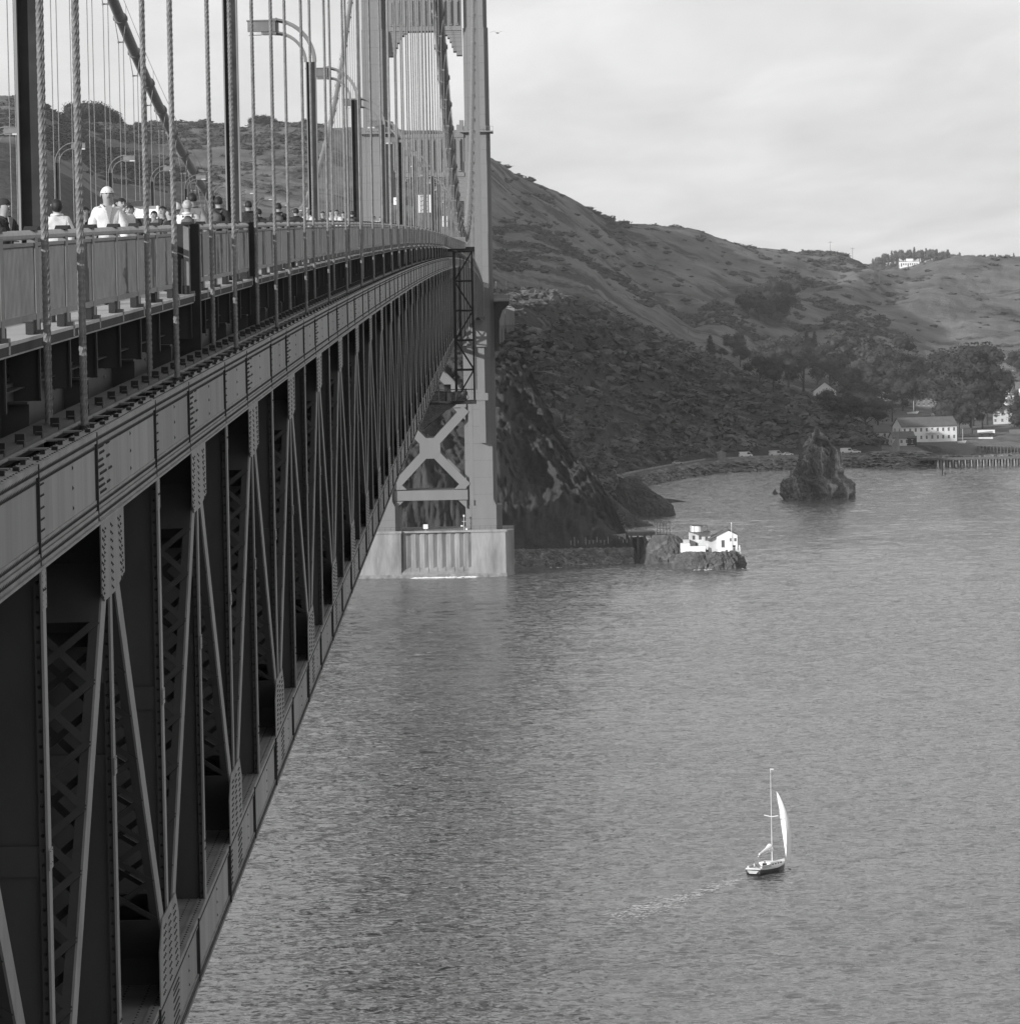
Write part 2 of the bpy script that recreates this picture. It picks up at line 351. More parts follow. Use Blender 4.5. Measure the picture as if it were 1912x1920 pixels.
col(350, *S0, (1330, 30), (1400, 65), (1430, 68), (1480, 70), (1580, 'p445'), (1730, 'p405'), (1800, 'p395'), (2000, 'p350'), (2200, 'p300'), (2450, 'p239'), (2800, 130), (6000, 60))
col(600, *S0, (1330, 28), (1400, 58), (1440, 60), (1500, 62), (1600, 66), (1750, 'p425'), (1820, 'p410'), (2050, 'p350'), (2250, 'p300'), (2500, 'p243'), (2850, 130), (6000, 60))
col(740, *S0, (1326, 26), (1390, 56), (1440, 58), (1500, 60), (1600, 63), (1750, 'p470'), (1830, 'p455'), (2080, 'p380'), (2280, 'p320'), (2550, 'p246'), (2900, 130), (6000, 60))
col(850, *S0, (1328, 26), (1390, 54), (1430, 56), (1480, 58), (1600, 62), (1750, 'p520'), (1850, 'p500'), (2100, 'p420'), (2350, 'p340'), (2650, 'p254'), (3000, 150), (6000, 60))
col(925, *S0, (1335, 30), (1390, 'p685'), (1420, 'p668'), (1500, 'p674'), (1630, 'p655'), (1740, 'p563'), (1900, 'p556'), (2200, 'p470'), (2450, 'p400'), (2780, 'p300'), (3150, 140), (6000, 60))
col(975, *S0, (1335, 'p920'), (1395, 'p690'), (1430, 'p672'), (1510, 'p658'), (1650, 'p612'), (1780, 'p561'), (1950, 'p556'), (2250, 'p480'), (2500, 'p415'), (2830, 'p334'), (3200, 130), (6000, 60))
col(1010, *S0, (1335, 'p930'), (1385, 'p745'), (1415, 'p750'), (1500, 'p700'), (1680, 'p620'), (1840, 'p560'), (1980, 'p556'), (2280, 'p490'), (2530, 'p425'), (2860, 'p347'), (3200, 120), (6000, 60))
col(1060, *S0, (1330, 'p950'), (1370, 'p850'), (1400, 22), (1520, 'p830'), (1760, 'p680'), (1930, 'p562'), (2020, 'p556'), (2330, 'p500'), (2600, 'p440'), (2900, 'p371'), (3200, 110), (6000, 60))
col(1110, *S0, (1325, 'p975'), (1355, 'p905'), (1385, 10), (1600, 12), (1800, 'p800'), (2040, 'p570'), (2075, 'p556'), (2400, 'p520'), (2650, 'p460'), (2930, 'p398'), (3250, 110), (6000, 60))
col(1150, *S0, (1318, 'p1000'), (1340, 'p962'), (1365, 4), (1690, 2.5), (1860, 'p810'), (2060, 'p600'), (2100, 'p578'), (2450, 'p530'), (2700, 'p470'), (2960, 'p417'), (3300, 110), (6000, 60))
col(1180, *S0, (1312, 5), (1325, 5), (1345, -4), (1740, -1), (1880, 'p815'), (2080, 'p615'), (2130, 'p592'), (2480, 'p545'), (2730, 'p485'), (2980, 'p423'), (3300, 110), (6000, 60))
col(1215, (1286, -6), (1296, -4), (1303, -4), (1312, -4), (1325, -4), (1345, -5), (1775, -1.2), (1890, 'p820'), (2090, 'p630'), (2140, 'p607'), (2500, 'p560'), (2760, 'p495'), (3000, 'p424'), (3350, 110), (6000, 60))
col(1290, (1286, -6), (1296, -5), (1303, -5), (1312, -5), (1325, -5), (1345, -5), (1868, -1.2), (1960, 'p830'), (2130, 'p670'), (2190, 'p650'), (2550, 'p585'), (2800, 'p510'), (3030, 'p434'), (3350, 110), (6000, 60))
col(1380, (1286, -6), (1296, -5), (1303, -5), (1312, -5), (1325, -5), (1345, -5), (1895, -1.2), (1990, 'p830'), (2150, 'p705'), (2220, 'p690'), (2560, 'p610'), (2850, 'p530'), (3080, 'p461'), (3350, 110), (6000, 60))
col(1470, (1286, -6), (1296, -5), (1303, -5), (1312, -5), (1325, -5), (1345, -5), (1915, -1.2), (2010, 'p835'), (2140, 'p735'), (2210, 'p728'), (2560, 'p640'), (2850, 'p550'), (3130, 'p474'), (3400, 110), (6000, 60))
col(1540, (1286, -6), (1296, -5), (1303, -5), (1312, -5), (1325, -5), (1345, -5), (1925, -1.2), (2010, 'p840'), (2125, 'p760'), (2190, 'p758'), (2560, 'p655'), (2850, 'p570'), (3160, 'p481'), (3450, 110), (6000, 60))
col(1600, (1286, -6), (1296, -5), (1303, -5), (1312, -5), (1325, -5), (1345, -5), (1930, -1.2), (1995, 'p850'), (2090, 'p798'), (2150, 'p795'), (2560, 'p660'), (2850, 'p575'), (3180, 'p492'), (3450, 110), (6000, 60))
col(1655, (1286, -6), (1296, -5), (1303, -5), (1312, -5), (1325, -5), (1345, -5), (1935, -1.2), (1965, 3), (2030, 4.5), (2120, 7), (2560, 'p665'), (2850, 'p590'), (3200, 'p517'), (3450, 110), (6000, 60))
col(1700, (1286, -6), (1296, -5), (1303, -5), (1312, -5), (1325, -5), (1345, -5), (1945, -1.2), (1975, 2.5), (2030, 4.5), (2120, 8), (2560, 'p675'), (2850, 'p590'), (3200, 'p506'), (3450, 120), (6000, 60))
col(1745, (1286, -6), (1296, -5), (1303, -5), (1312, -5), (1325, -5), (1345, -5), (1985, -3), (2012, -2), (2040, 4.5), (2120, 8), (2560, 'p680'), (2850, 'p595'), (3200, 'p494'), (3500, 120), (6000, 60))
col(1820, (1286, -6), (1296, -5), (1303, -5), (1312, -5), (1325, -5), (1345, -5), (1985, -3), (2015, -2), (2045, 4.5), (2130, 9), (2560, 'p685'), (2850, 'p605'), (3220, 'p489'), (3500, 120), (6000, 60))
col(1912, (1286, -6), (1296, -5), (1303, -5), (1312, -5), (1325, -5), (1345, -5), (1985, -3), (2025, -2), (2055, 4.5), (2140, 10), (2560, 'p690'), (2850, 'p615'), (3250, 'p488'), (3500, 120), (6000, 60))
col(2200, (1286, -6), (1296, -5), (1303, -5), (1312, -5), (1325, -5), (1345, -5), (1985, -3), (2025, -2), (2065, 4.5), (2150, 12), (2560, 'p700'), (2850, 'p630'), (3250, 'p500'), (3500, 120), (6000, 60))
col(3400, (1286, -6), (1296, -5), (1303, -5), (1312, -5), (1325, -5), (1345, -5), (1985, -3), (2125, -2), (2200, 4.5), (2350, 12), (2560, 40), (2850, 60), (3250, 80), (3500, 70), (6000, 60))

cpx = np.array([c[0] for c in cols], float); CK = np.array([c[1] for c in cols])     # (nc, 15, 2)
def smooth_interp(x, xp, fp):
    """monotone-ish cubic (catmull with limited tangents)"""
    fp = np.asarray(fp); d = np.diff(fp) / np.diff(xp); m = np.zeros(len(xp)); m[0] = d[0]; m[-1] = d[-1]
    for i in range(1, len(xp) - 1): m[i] = 0 if d[i - 1] * d[i] <= 0 else 2 * d[i - 1] * d[i] / (d[i - 1] + d[i])
    i = np.clip(np.searchsorted(xp, x) - 1, 0, len(xp) - 2); h = xp[i + 1] - xp[i]; t = (x - xp[i]) / h
    return (2 * t**3 - 3 * t**2 + 1) * fp[i] + (t**3 - 2 * t**2 + t) * h * m[i] + (-2 * t**3 + 3 * t**2) * fp[i + 1] + (t**3 - t**2) * h * m[i + 1]
NU = 620
ug = np.concatenate([np.linspace(-1400, -60, 24, endpoint=False), np.linspace(-60, 620, 130, endpoint=False), np.linspace(620, 1300, 230, endpoint=False), np.linspace(1300, 1960, 200, endpoint=False), np.linspace(1960, 3400, 36)])
NU = len(ug)
KN = np.stack([[smooth_interp(ug, cpx, CK[:, k, c]) for c in (0, 1)] for k in range(15)])   # 15,2,NU
seg = [3, 4, 10, 80, 60, 14, 18, 40, 44, 16, 40, 34, 34, 12, 8]
rows = []
tt = np.concatenate([np.linspace(i, i + 1, seg[i], endpoint=False) for i in range(14)] + [[14.0]]); NV = len(tt)
Yg = np.zeros((NU, NV)); Zg = np.zeros((NU, NV))
kk = np.arange(15.)
for i in range(NU):
    Yg[i] = np.interp(tt, kk, KN[:, 0, i])
    Zg[i] = smooth_interp(Yg[i], KN[:, 0, i] + np.arange(15) * 1e-4, KN[:, 1, i])
Ug = np.repeat(((ug - 938) / FPX)[:, None], NV, 1)
# correct for the roll: at constant px the lateral position is nearly px-only; use height-dependent shift
Xg = (Ug) * Yg - ROLL * 0
Xg = Xg - 0.0185 * ((80 - Zg) - 0)
T = np.repeat(tt[None], NU, 0)
base = Zg.copy()
land = np.clip((Zg + 1) / 8, 0, 1)
# relief: gullies on the hills, hard ridged rock on the cliff
big = fbm(Xg / 170, Yg / 210, Zg * 0, 4, 3)
mid = fbm(Xg / 45, Yg / 60, Zg / 80, 5, 11)
fine = fbm(Xg / 9, Yg / 14, Zg / 14, 4, 21)
hillw = np.clip((T - 5.5) / 1.5, 0, 1) * np.clip((Zg - 6) / 25, 0, 1)
ridgew = 1 - .75 * np.exp(-((T - 12) / .22) ** 2) - .7 * np.exp(-((T - 8) / .3) ** 2)
Zg = Zg + hillw * ridgew * (big * 9 + mid * 5.5) * np.clip((Yg - 1400) / 900 + .35, .35, 1.2) + hillw * fine * 1.3
def spur(pts, amp, w_):
    us, ts = zip(*pts); tl = np.interp(ug, us, ts)[:, None]; env = np.clip((ug - us[0]) / 60, 0, 1) * np.clip((us[-1] - ug) / 60, 0, 1); d = T - tl
    return amp * env[:, None] * np.where(d < 0, np.exp(-(d / (w_ * 1.6)) ** 2), np.exp(-(d / (w_ * .55)) ** 2))
Zg = Zg + spur([(1300, 9.7), (1430, 10.35), (1560, 11.0), (1700, 11.8)], 9, .45) + spur([(1500, 9.9), (1620, 10.6), (1760, 11.2), (2000, 11.1)], 8, .4) + spur([(930, 10.9), (1030, 10.3), (1150, 9.7)], 7, .4) - spur([(1130, 11.2), (1230, 10.6), (1330, 9.9)], 6, .3)
slopez = np.gradient(base, axis=1) / np.maximum(np.gradient(Yg, axis=1), .5)
right = np.clip((ug - 600) / 100, 0, 1) * np.clip((1200 - ug) / 40, 0, 1)
cliffw = np.clip((T - 1.6) / .6, 0, 1) * np.clip((5.2 - T) / .6, 0, 1)
rr = fbm((Xg + Zg * .45) / 9, Yg / 22, Zg / 20, 7, 31, True, .64); rr2 = fbm((Xg - Zg * .3) / 30, Yg / 50, Zg / 40, 4, 41, True)
rr3 = fbm((Xg - Zg * .8) / 4, (Yg + Zg) / 9, Zg / 5, 4, 51, True, .6); Zg = Zg + cliffw * (rr * 3.2 + rr2 * 1.5 + rr3 * 1.5) * np.clip(base / 14, 0, 1)
Yg2 = Yg - cliffw * (rr * 8 + rr2 * 3.5 + rr3 * 3.5) * np.clip(base / 10, 0, 1)
V = np.stack([Xg, Yg2, Zg], -1)
tme = gridmesh('hillside_terrain', V, NU, NV, M['terrain'], True, False)
rocky = (np.clip((T - 2) / .5, 0, 1) * np.clip((4.9 - T) / .4, 0, 1) * .95 * (ug[:, None] < 1185) + .12 * rr * cliffw).ravel()
rocky = np.clip(rocky, 0, 1.1)
# cover: how much scrub (offset added to a noise): the near slope is all scrub, the upper hills are grass with patches
cover = np.where((T < 9) & ~((ug[:, None] > 1652) & (T > 7)), .22, .01) + np.where((T > 9) & (ug[:, None] < 700), -.05, 0) - .05 * ((T > 10) & (ug[:, None] > 1400))

for nm, dt in (('rocky', rocky), ('cover', cover.ravel())):
    a = tme.attributes.new(nm, 'FLOAT', 'POINT'); a.data.foreach_set('value', dt.astype(np.float32))
hill = link('hills', tme); tag(hill, 'scrub covered coastal hills and dark cliff behind the bridge tower', None, None, 'structure')
Hn = Zg
def ground(px, Y):
    """terrain height for a photograph column and distance"""
    i = int(np.clip(np.searchsorted(ug, px), 1, NU - 1)); f = (px - ug[i - 1]) / (ug[i] - ug[i - 1])
    return float((1 - f) * np.interp(Y, Yg[i - 1], Hn[i - 1]) + f * np.interp(Y, Yg[i], Hn[i]))
def on_hill(px, py, y0=1310, y1=3600, step=6.0):
    """first terrain point met by the ray through that pixel"""
    Y = y0
    while Y < y1:
        p = P(px, py, Y)
        if p.z <= ground(px + .0, Y): return Vector((p.x, Y, ground(px, Y)))
        Y += step
    return None

# far ridge beyond the saddle, with its own depth
fu = np.linspace(1500, 2500, 90); fy = np.linspace(4300, 6500, 24)
CRX, CRY = [1500, 1630, 1650, 1700, 1760, 1800, 1912, 2500], [560, 512, 497, 486, 489, 492, 494, 520]
crest = np.interp(fu, CRX, CRY)
FV = np.zeros((90, 24, 3))
for i, u in enumerate(fu):
    zc_ = tw(u, crest[i], 5200)
    for j, y in enumerate(fy):
        FV[i, j] = ((u - 938) / FPX * y, y, zc_ - abs(y - 5200) / 900 * (zc_ - 40))
fm = gridmesh('far_ridge', FV, 90, 24, M['scrub2'], True)
tag(link('distant_hill', fm), 'distant wooded ridge beyond the saddle', None, None, 'structure')

# ------------------------------------------------------------------ water
wme = MB().quad((-9000, -2500, -.55), (9000, -2500, -.55), (9000, 9000, -.55), (-9000, 9000, -.55)).mesh('open_water', M['water'])
tag(link('open_water', wme), 'open water beyond the bay', None, None, 'structure')
nr, nc = 1050, 380; yr = 400 * np.exp(np.linspace(0, math.log(2080 / 400), nr)); uc = np.linspace(-.088, .142, nc)
WY = np.repeat(yr[None], nc, 0); WX = uc[:, None] * WY; c_, s_ = math.cos(.12), math.sin(.12); wx, wy = WX * c_ + WY * s_, -WX * s_ + WY * c_
gust = .75 + .5 * fbm(WX / 90, WY / 130, WX * 0, 3, 201)
WZ = gust * (.30 * fbm(wx / 8, wy / 4.2, wx * 0, 3, 211, True) + .19 * fbm(wx / 3.2, wy / 2.0, wx * 0 + 3, 3, 221) * np.clip((1500 - WY) / 700, .15, 1)) + .12 * fbm(wx / 45, wy / 22, wx * 0, 2, 231)
ed_ = np.minimum(np.minimum((WY - 400) / 12, (2080 - WY) / 20), np.minimum((uc[:, None] + .088) / .004, (.142 - uc[:, None]) / .004)); WZ = np.where(ed_ < 1, -.6 + (WZ + .6) * np.clip(ed_, 0, 1), WZ)
def wave_z(x, y):
    i = int(np.clip(round((x / y + .088) / .23 * (nc - 1)), 0, nc - 1)); return float(np.interp(y, yr, WZ[i]))
wme = gridmesh('water', np.stack([WX, WY, WZ], -1), nc, nr, M['water'], True)
tag(link('water', wme), 'choppy grey bay water', None, None, 'structure')
sb = MB().quad((-9000, -2500, -8), (9000, -2500, -8), (9000, 9000, -8), (-9000, 9000, -8)).mesh('sea_bed', M['dark_steel'])
tag(link('sea_bed', sb), None, None, None, 'structure')
# ------------------------------------------------------------------ bridge geometry
YT = 1265.0                                   # north tower
def rise(Y):
    if Y < -10: return .016 * Y - .0006 * 0
    if Y > YT: return rise(YT) - .0165 * (Y - YT)
    return .016 * Y - 1.28e-5 * Y * Y
def grade(Y): return (rise(Y + 1) - rise(Y - 1)) / 2
ZCH = CAMZ - 2.87; ZSW = CAMZ - 1.36; ZRAIL = CAMZ - .16
XE, XW = -4.91, -32.34; XM = (XE + XW) / 2
PN = 7.62
YN0 = 52.7

def bay_meshes():
    H = PN; B = {}
    # ---- top chord, 15.24 m, node in the middle
    m = MB()
    m.cur = 0
    m.box(.385, .405, -7.62, 7.62, -.5, .46)            # outer web
    m.box(-.405, -.385, -7.62, 7.62, -.5, .46)
    m.cur = 1
    m.box(-.38, .38, -7.62, 7.62, -.49, -.47)
    m.cur = 1
    m.box(.405, .43, -7.62, 7.62, -.5, -.385); m.box(.22, .43, -7.62, 7.62, .46, .482)      # bottom angle, top flange plate
    m.box(.405, .428, -7.62, 7.62, .36, .46); m.box(.405, .416, -7.62, 7.62, -.37, -.27)
    m.box(-.43, -.405, -7.62, 7.62, -.5, -.385); m.box(-.43, .02, -7.62, 7.62, .46, .482)
    m.box(.36, .46, -7.62, 7.62, -.53, -.501)
    m.cur = 2                                            # dark sheet painting in the shade under the slots
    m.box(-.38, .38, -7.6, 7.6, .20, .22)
    m.cur = 1
    for i in range(8):
        y = -7.62 + (i + .5) * 1.905; m.box(.02, .22, y - .07, y + .07, .462, .484)
    B['top_chord'] = m.recalc(m.mesh('top_chord', [M['steel_web'], M['steel'], M['dark_steel']]))
    # walkway pipe with clamps on top of the chord
    m = MB(); m.cur = 0; m.box(-.40, -.03, -7.62, 7.62, .486, .53)
    m.cur = 1
    for i in range(8):
        y = -7.62 + (i + .5) * 1.905
        m.box(-.10, -.02, y - .08, y + .08, .50, .565); m.box(-.15, -.05, y + .25, y + .38, .53, .62); m.box(.26, .31, y + .6, y + .66, .485, .53); m.box(.3, .36, y - .5, y - .42, .485, .52)
    B['utility_pipe'] = m.recalc(m.mesh('utility_pipe', [M['steel_shade'], M['rivet']]))
    # proud splice plates; dark strips put the shade of their edges in paint
    B['joints'] = []
    for y in (-1.42, 7.32): m = MB(); m.box(.405, .438, y - .025, y + .025, -.5, .482); B['joints'].append(('joint_shade_strip', m.recalc(m.mesh('joint_shade_strip', M['dark_steel']))))
    for y0, y1 in ((-1.38, 1.75), (7.36, 7.62), (-7.62, -6.5)): m = MB(); m.box(.405, .418, y0, y1, -.262, .295); B['joints'].append(('splice_plate', m.recalc(m.mesh('splice_plate', M['steel']))))
    # rivets
    m = MB()
    def line(y0, y1, z, step, x=.428, r=.025):
        n = max(1, int(round((y1 - y0) / step)))
        for i in range(n): m.rivet((x, y0 + (i + .5) * (y1 - y0) / n, z), 'x', r * 1.15, .016)
    for z, x in ((.41, .428), (-.44, .43), (-.32, .416)): line(-7.62, 7.62, z, .125, x)
    line(-7.62, 7.62, .31, .125, .405)
    for k, (z, n) in enumerate(((.30, 9), (.23, 7), (.15, 8), (.08, 9), (.0, 10), (-.07, 8), (-.14, 10), (-.21, 9))):
        y0 = -1.3 + (.25 if k % 3 == 1 else 0)
        line(y0, y0 + n * .09, z, .09, .418, .02)
        if k % 2 == 0: line(y0 + 1.15, y0 + 1.15 + 5 * .09, z, .09, .418, .02)
    for z in (.27, .16, .04, -.07, -.18): line(7.38, 7.62, z, .08, .414, .02); line(-7.62, -7.35, z, .08, .414, .02)
    for y in (-4.2, 3.4):
        for z in (.24, .03, -.18): line(y, y + .05, z, .1, .405, .026)
    for i in range(60):
        m.rivet((.24, -7.5 + i * .25, .482), 'z', .018, .012); m.rivet((.38, -7.5 + i * .25, .482), 'z', .018, .012)
    B['top_rivets'] = m.mesh('chord_rivets', M['rivet'])
    # ---- gusset at the top node (outer and inner)
    m = MB()
    for x in (.43, -.445):
        m.prism([(-1.35, -.49), (1.75, -.49), (1.75, -1.30), (.35, -1.42), (-1.05, -1.42), (-1.35, -1.30)], x, x + .015)
    B['gusset'] = m.recalc(m.mesh('gusset_plate', M['steel']))
    m = MB()
    for (cy, wd, sh) in ((-1.0, .5, -.35), (.05, .36, 0), (1.05, .5, .35)):
        for i in range(9):
            for j in range(3 if wd > .4 else 2):
                y = cy + sh * i / 9 + (j - 1) * .16; z = -.62 - i * .088 - (.03 if j == 1 else 0)
                if z > -1.36: m.rivet((.445, y, z), 'x', .024, .018)
    B['gusset_rivets'] = m.mesh('gusset_rivets', M['rivet'])
    m = MB(); m.box(.405, .42, -.22, .3, -.95, -.5)
    for i in range(7):
        for j in (-.14, .2): m.rivet((.42, j, -.55 - i * .06), 'x', .02, .014)
    B['small_gusset'] = m.recalc(m.mesh('gusset_plate', M['steel']))
    # ---- bottom chord, node in the middle (big node)
    m = MB(); m.cur = 0
    m.box(.385, .405, -7.62, 7.62, -.44, .44); m.box(-.405, -.385, -7.62, 7.62, -.44, .44)
    m.cur = 1
    m.box(-.43, .43, -7.62, 7.62, .44, .46); m.box(.405, .43, -7.62, 7.62, .34, .44); m.box(.405, .43, -7.62, 7.62, -.44, -.33); m.box(.405, .45, -7.62, 7.62, -.47, -.441)
    m.box(-.38, .38, -7.62, 7.62, -.44, -.42); m.box(-.43, -.405, -7.62, 7.62, .34, .44)
    m.box(.30, .43, -7.62, 7.62, .462, .475)
    m.cur = 0; m.box(.405, .418, -1.9, 1.9, -.32, .33)
    m.cur = 2; m.box(.405, .46, -1.97, -1.9, -.44, .46); m.box(.405, .45, 5.65, 5.72, -.44, .46)  # dark strips: edge shade put into the colour, as on the top chord
    B['bottom_chord'] = m.recalc(m.mesh('bottom_chord', [M['steel_web'], M['steel'], M['dark_steel']]))
    m = MB()
    for z, x in ((.39, .43), (-.36, .43), (-.41, .43)): line(-7.62, 7.62, z, .125, x, .02)
    for z in (.26, .19, .1, 0, -.09, -.18, -.26): line(-1.85, -.9, z, .1, .418, .02); line(.7, 1.8, z, .1, .418, .02)
    for y in (-4.9, 3.9):
        for z in (.2, 0, -.2): line(y, y + .05, z, .1, .405, .026)
    for xx in (.36, .18, -.1, -.3):
        for i in range(76): m.rivet((xx, -7.5 + i * .2, .476 if xx > .3 else .46), 'z', .018, .014)
    B['bottom_rivets'] = m.mesh('chord_rivets', M['rivet'])
    m = MB()
    for x in (.43, -.445): m.prism([(-1.75, .45), (1.75, .45), (1.75, 1.15), (1.2, 1.5), (-1.2, 1.5), (-1.75, 1.15)], x, x + .015)
    B['gusset_low'] = m.recalc(m.mesh('gusset_plate', M['steel']))
    m = MB()
    for (cy, sh) in ((-1.15, .3), (.0, 0), (1.15, -.3)):
        for i in range(10):
            for j in range(3): m.rivet((.445, cy + sh * i / 9 + (j - 1) * .16, .55 + i * .09), 'x', .024, .018)
    B['gusset_low_rivets'] = m.mesh('gusset_rivets', M['rivet'])
    # ---- vertical (origin at top node, to bottom node)
    m = MB(); z0, z1 = -7.62 + .46, -.5
    m.cur = 0; m.box(.40, .425, -.15, .15, z0, z1); m.box(-.425, -.40, -.15, .15, z0, z1)
    m.cur = 1; m.box(-.4, .4, -.012, .012, z0, z1)
    m.box(.33, .40, -.09, -.078, z0, z1); m.box(-.40, -.33, -.09, -.078, z0, z1); m.box(.33, .34, -.09, -.012, z0, z1)
    m.box(-.37, .37, -.05, -.013, -3.55, -3.25); m.cur = 2
    for i in range(46): m.rivet((.365, -.091, z0 + .1 + i * .145), 'y', .02, .015)
    for z in (-.75, -3.3, -3.42, -6.3, -6.42):
        for yy in (-.08, .08): m.rivet((.425, yy, z), 'x', .022, .02)
    m.cur = 0; m.box(.425, .437, -.17, .17, -3.48, -3.28)
    B['vertical'] = m.recalc(m.mesh('vertical_post', [M['steel'], M['steel_shade'], M['rivet']]))
    # ---- diagonal from top node to next bottom node, laced on both sides
    a = Vector((0, .62, -.62 - .55)); b = Vector((0, 7.62 - .62, -7.62 + .62 + .45)); d = (b - a); L = d.length; dn = d.normalized(); sdv = Vector((0, -dn.z, dn.y))
    m = MB()
    for sx in (.41, -.41):
        m.cur = 0; m.beam(a + Vector((sx, 0, 0)), b + Vector((sx, 0, 0)), .025, .40, sdv)
        m.cur = 1
        for q in (-.19, .19): m.beam(a + Vector((sx - math.copysign(.06, sx), 0, 0)) + sdv * q, b + Vector((sx - math.copysign(.06, sx), 0, 0)) + sdv * q, .10, .014, sdv)
    n = 9
    for q in (-.2, .2):
        for i in range(n):
            p0 = a + dn * (L * i / n) + sdv * q; p1 = a + dn * (L * (i + 1) / n) + sdv * q
            if i in (0, n - 1): m.beam((p0 + p1) / 2 + Vector((-.4, 0, 0)), (p0 + p1) / 2 + Vector((.4, 0, 0)), L / n, .012, sdv); continue
            m.beam(p0 + Vector((-.38, 0, 0)), p1 + Vector((.38, 0, 0)), .09, .012, sdv); m.beam(p0 + Vector((.38, 0, 0)) + sdv * .014, p1 + Vector((-.38, 0, 0)) + sdv * .014, .09, .012, sdv)
    B['diagonal'] = m.recalc(m.mesh('laced_diagonal', [M['steel'], M['steel_shade']]))
    # tie plate with rolled top edge behind the gusset
    m = MB(); pts = []
    for i in range(7):
        a_ = PI * i / 12; pts.append((-.9 - .14 * math.sin(a_) * 0 + .22 * (math.cos(a_) - 1), -1.55 + .22 * math.sin(a_)))
    m.cur = 0
    m.box(-.40, .40, -1.0, -.98, -2.35, -1.5)
    arc = [(-1.0 + .30 * (1 - math.cos(PI / 2 * i / 6)), -1.5 + .30 * math.sin(PI / 2 * i / 6)) for i in range(7)]
    for i in range(6): m.quad((-.40, *arc[i]), (.40, *arc[i]), (.40, *arc[i + 1]), (-.40, *arc[i + 1]))
    B['tie_plate'] = m.recalc(m.mesh('tie_plate', [M['steel_shade']], False))
    return B
BM = bay_meshes()

def truss(X, name, label, k0, k1, east):
    t = empty(name, (X, YN0, ZCH), 0, label, 'bridge truss')
    flip = 1 if east else -1
    def put(nm, key, Y, dz=0., rz=0, sy=1, kind=None, g=True):
        o = link(nm, BM[key], t, (0, Y - YN0, rise(Y) + dz), (math.atan(grade(Y)) if g else 0, 0, 0), (flip, sy, 1))
        if kind: o['kind'] = kind
        return o
    for k in range(k0, k1):
        Y = YN0 + 15.24 * k; near = 1
        put('top_chord', 'top_chord', Y)
        put('bottom_chord', 'bottom_chord', Y + PN, -PN)
        put('vertical_post', 'vertical', Y, g=False); put('vertical_post', 'vertical', Y + PN, g=False)
        put('diagonal', 'diagonal', Y); put('diagonal', 'diagonal', Y, sy=-1)
        if east:
            put('gusset_plate', 'gusset', Y); put('gusset_plate', 'gusset_low', Y + PN, -PN)
            if -4 < k < 40: put('utility_pipe', 'utility_pipe', Y); [link(q[0], q[1], t, (0, Y - YN0, rise(Y)), (math.atan(grade(Y)), 0, 0)) for q in BM['joints']]
            if -4 < k < 24:
                put('small_gusset', 'small_gusset', Y + PN); put('tie_plate', 'tie_plate', Y, g=False)
                put('chord_rivets', 'top_rivets', Y, kind='stuff'); put('chord_rivets', 'bottom_rivets', Y + PN, -PN, kind='stuff')
                put('gusset_rivets', 'gusset_rivets', Y, kind='stuff'); put('gusset_rivets', 'gusset_low_rivets', Y + PN, -PN, kind='stuff')
    return t
truss(XE, 'stiffening_truss', 'long riveted steel side truss nearest the camera, running to the tower', -14, 80, True)
truss(XW, 'stiffening_truss', 'far side truss of the bridge, dark beneath the roadway', -14, 80, False)

# ---- floor beams and bottom laterals, one thing
fr = empty('floor_system', (XM, YN0, ZCH), 0, 'dark steel floor beams and cross bracing between the two side trusses', 'floor framing')
m = MB(); hw = (XE - XW) / 2 - .45
m.box(-hw, hw, -.02, .02, -1.3, .75); m.box(-hw, hw, -.2, .2, -1.33, -1.3); m.box(-hw, hw, -.2, .2, .75, .78)
for i in range(9): x = -hw + 2 * hw * (i + .5) / 9; m.box(x - .05, x + .05, -.12, .12, -1.29, .74)
fb = m.recalc(m.mesh('floor_beam', M['steel_shade']))
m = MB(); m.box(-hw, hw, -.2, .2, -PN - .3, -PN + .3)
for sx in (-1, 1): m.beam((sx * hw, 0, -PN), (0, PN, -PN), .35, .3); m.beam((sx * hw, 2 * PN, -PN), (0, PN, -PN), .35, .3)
lb = m.recalc(m.mesh('lateral_brace', M['steel_shade']))
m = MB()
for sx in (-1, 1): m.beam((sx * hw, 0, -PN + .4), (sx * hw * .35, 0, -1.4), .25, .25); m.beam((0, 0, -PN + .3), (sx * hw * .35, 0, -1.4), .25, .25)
sbm = m.recalc(m.mesh('sway_brace', M['steel_shade']))
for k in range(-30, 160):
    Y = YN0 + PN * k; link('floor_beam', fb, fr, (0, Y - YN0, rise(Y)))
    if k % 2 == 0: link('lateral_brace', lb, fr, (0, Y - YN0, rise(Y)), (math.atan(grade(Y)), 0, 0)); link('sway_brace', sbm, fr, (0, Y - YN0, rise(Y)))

# ---- deck: strips that follow the profile
def strip(name, x0, x1, zt, th, mt, y0=-260, y1=1620, step=12, parent=None, kind=None):
    m = MB(); n = int((y1 - y0) / step)
    for i in range(n + 1):
        y = y0 + (y1 - y0) * i / n; z = zt + rise(y); m.v += [(x0, y, z), (x1, y, z), (x1, y, z - th), (x0, y, z - th)]
        if i:
            b = len(m.v) - 8
            for k in range(4): m.f.append((b + k, b + (k + 1) % 4, b + 4 + (k + 1) % 4, b + 4 + k)); m.mi.append(0)
    m.f += [(0, 1, 2, 3), (len(m.v) - 1, len(m.v) - 2, len(m.v) - 3, len(m.v) - 4)]; m.mi += [0, 0]
    o = m.build(name, mt, parent); 
    if kind: o['kind'] = kind
    return o
strip('road', XM - 9.45, XM + 9.45, ZSW - .25, .3, M['asphalt'], kind='structure')
for k in range(1, 6):
    for yy in range(0, 700, 12):
        pass
m = MB()
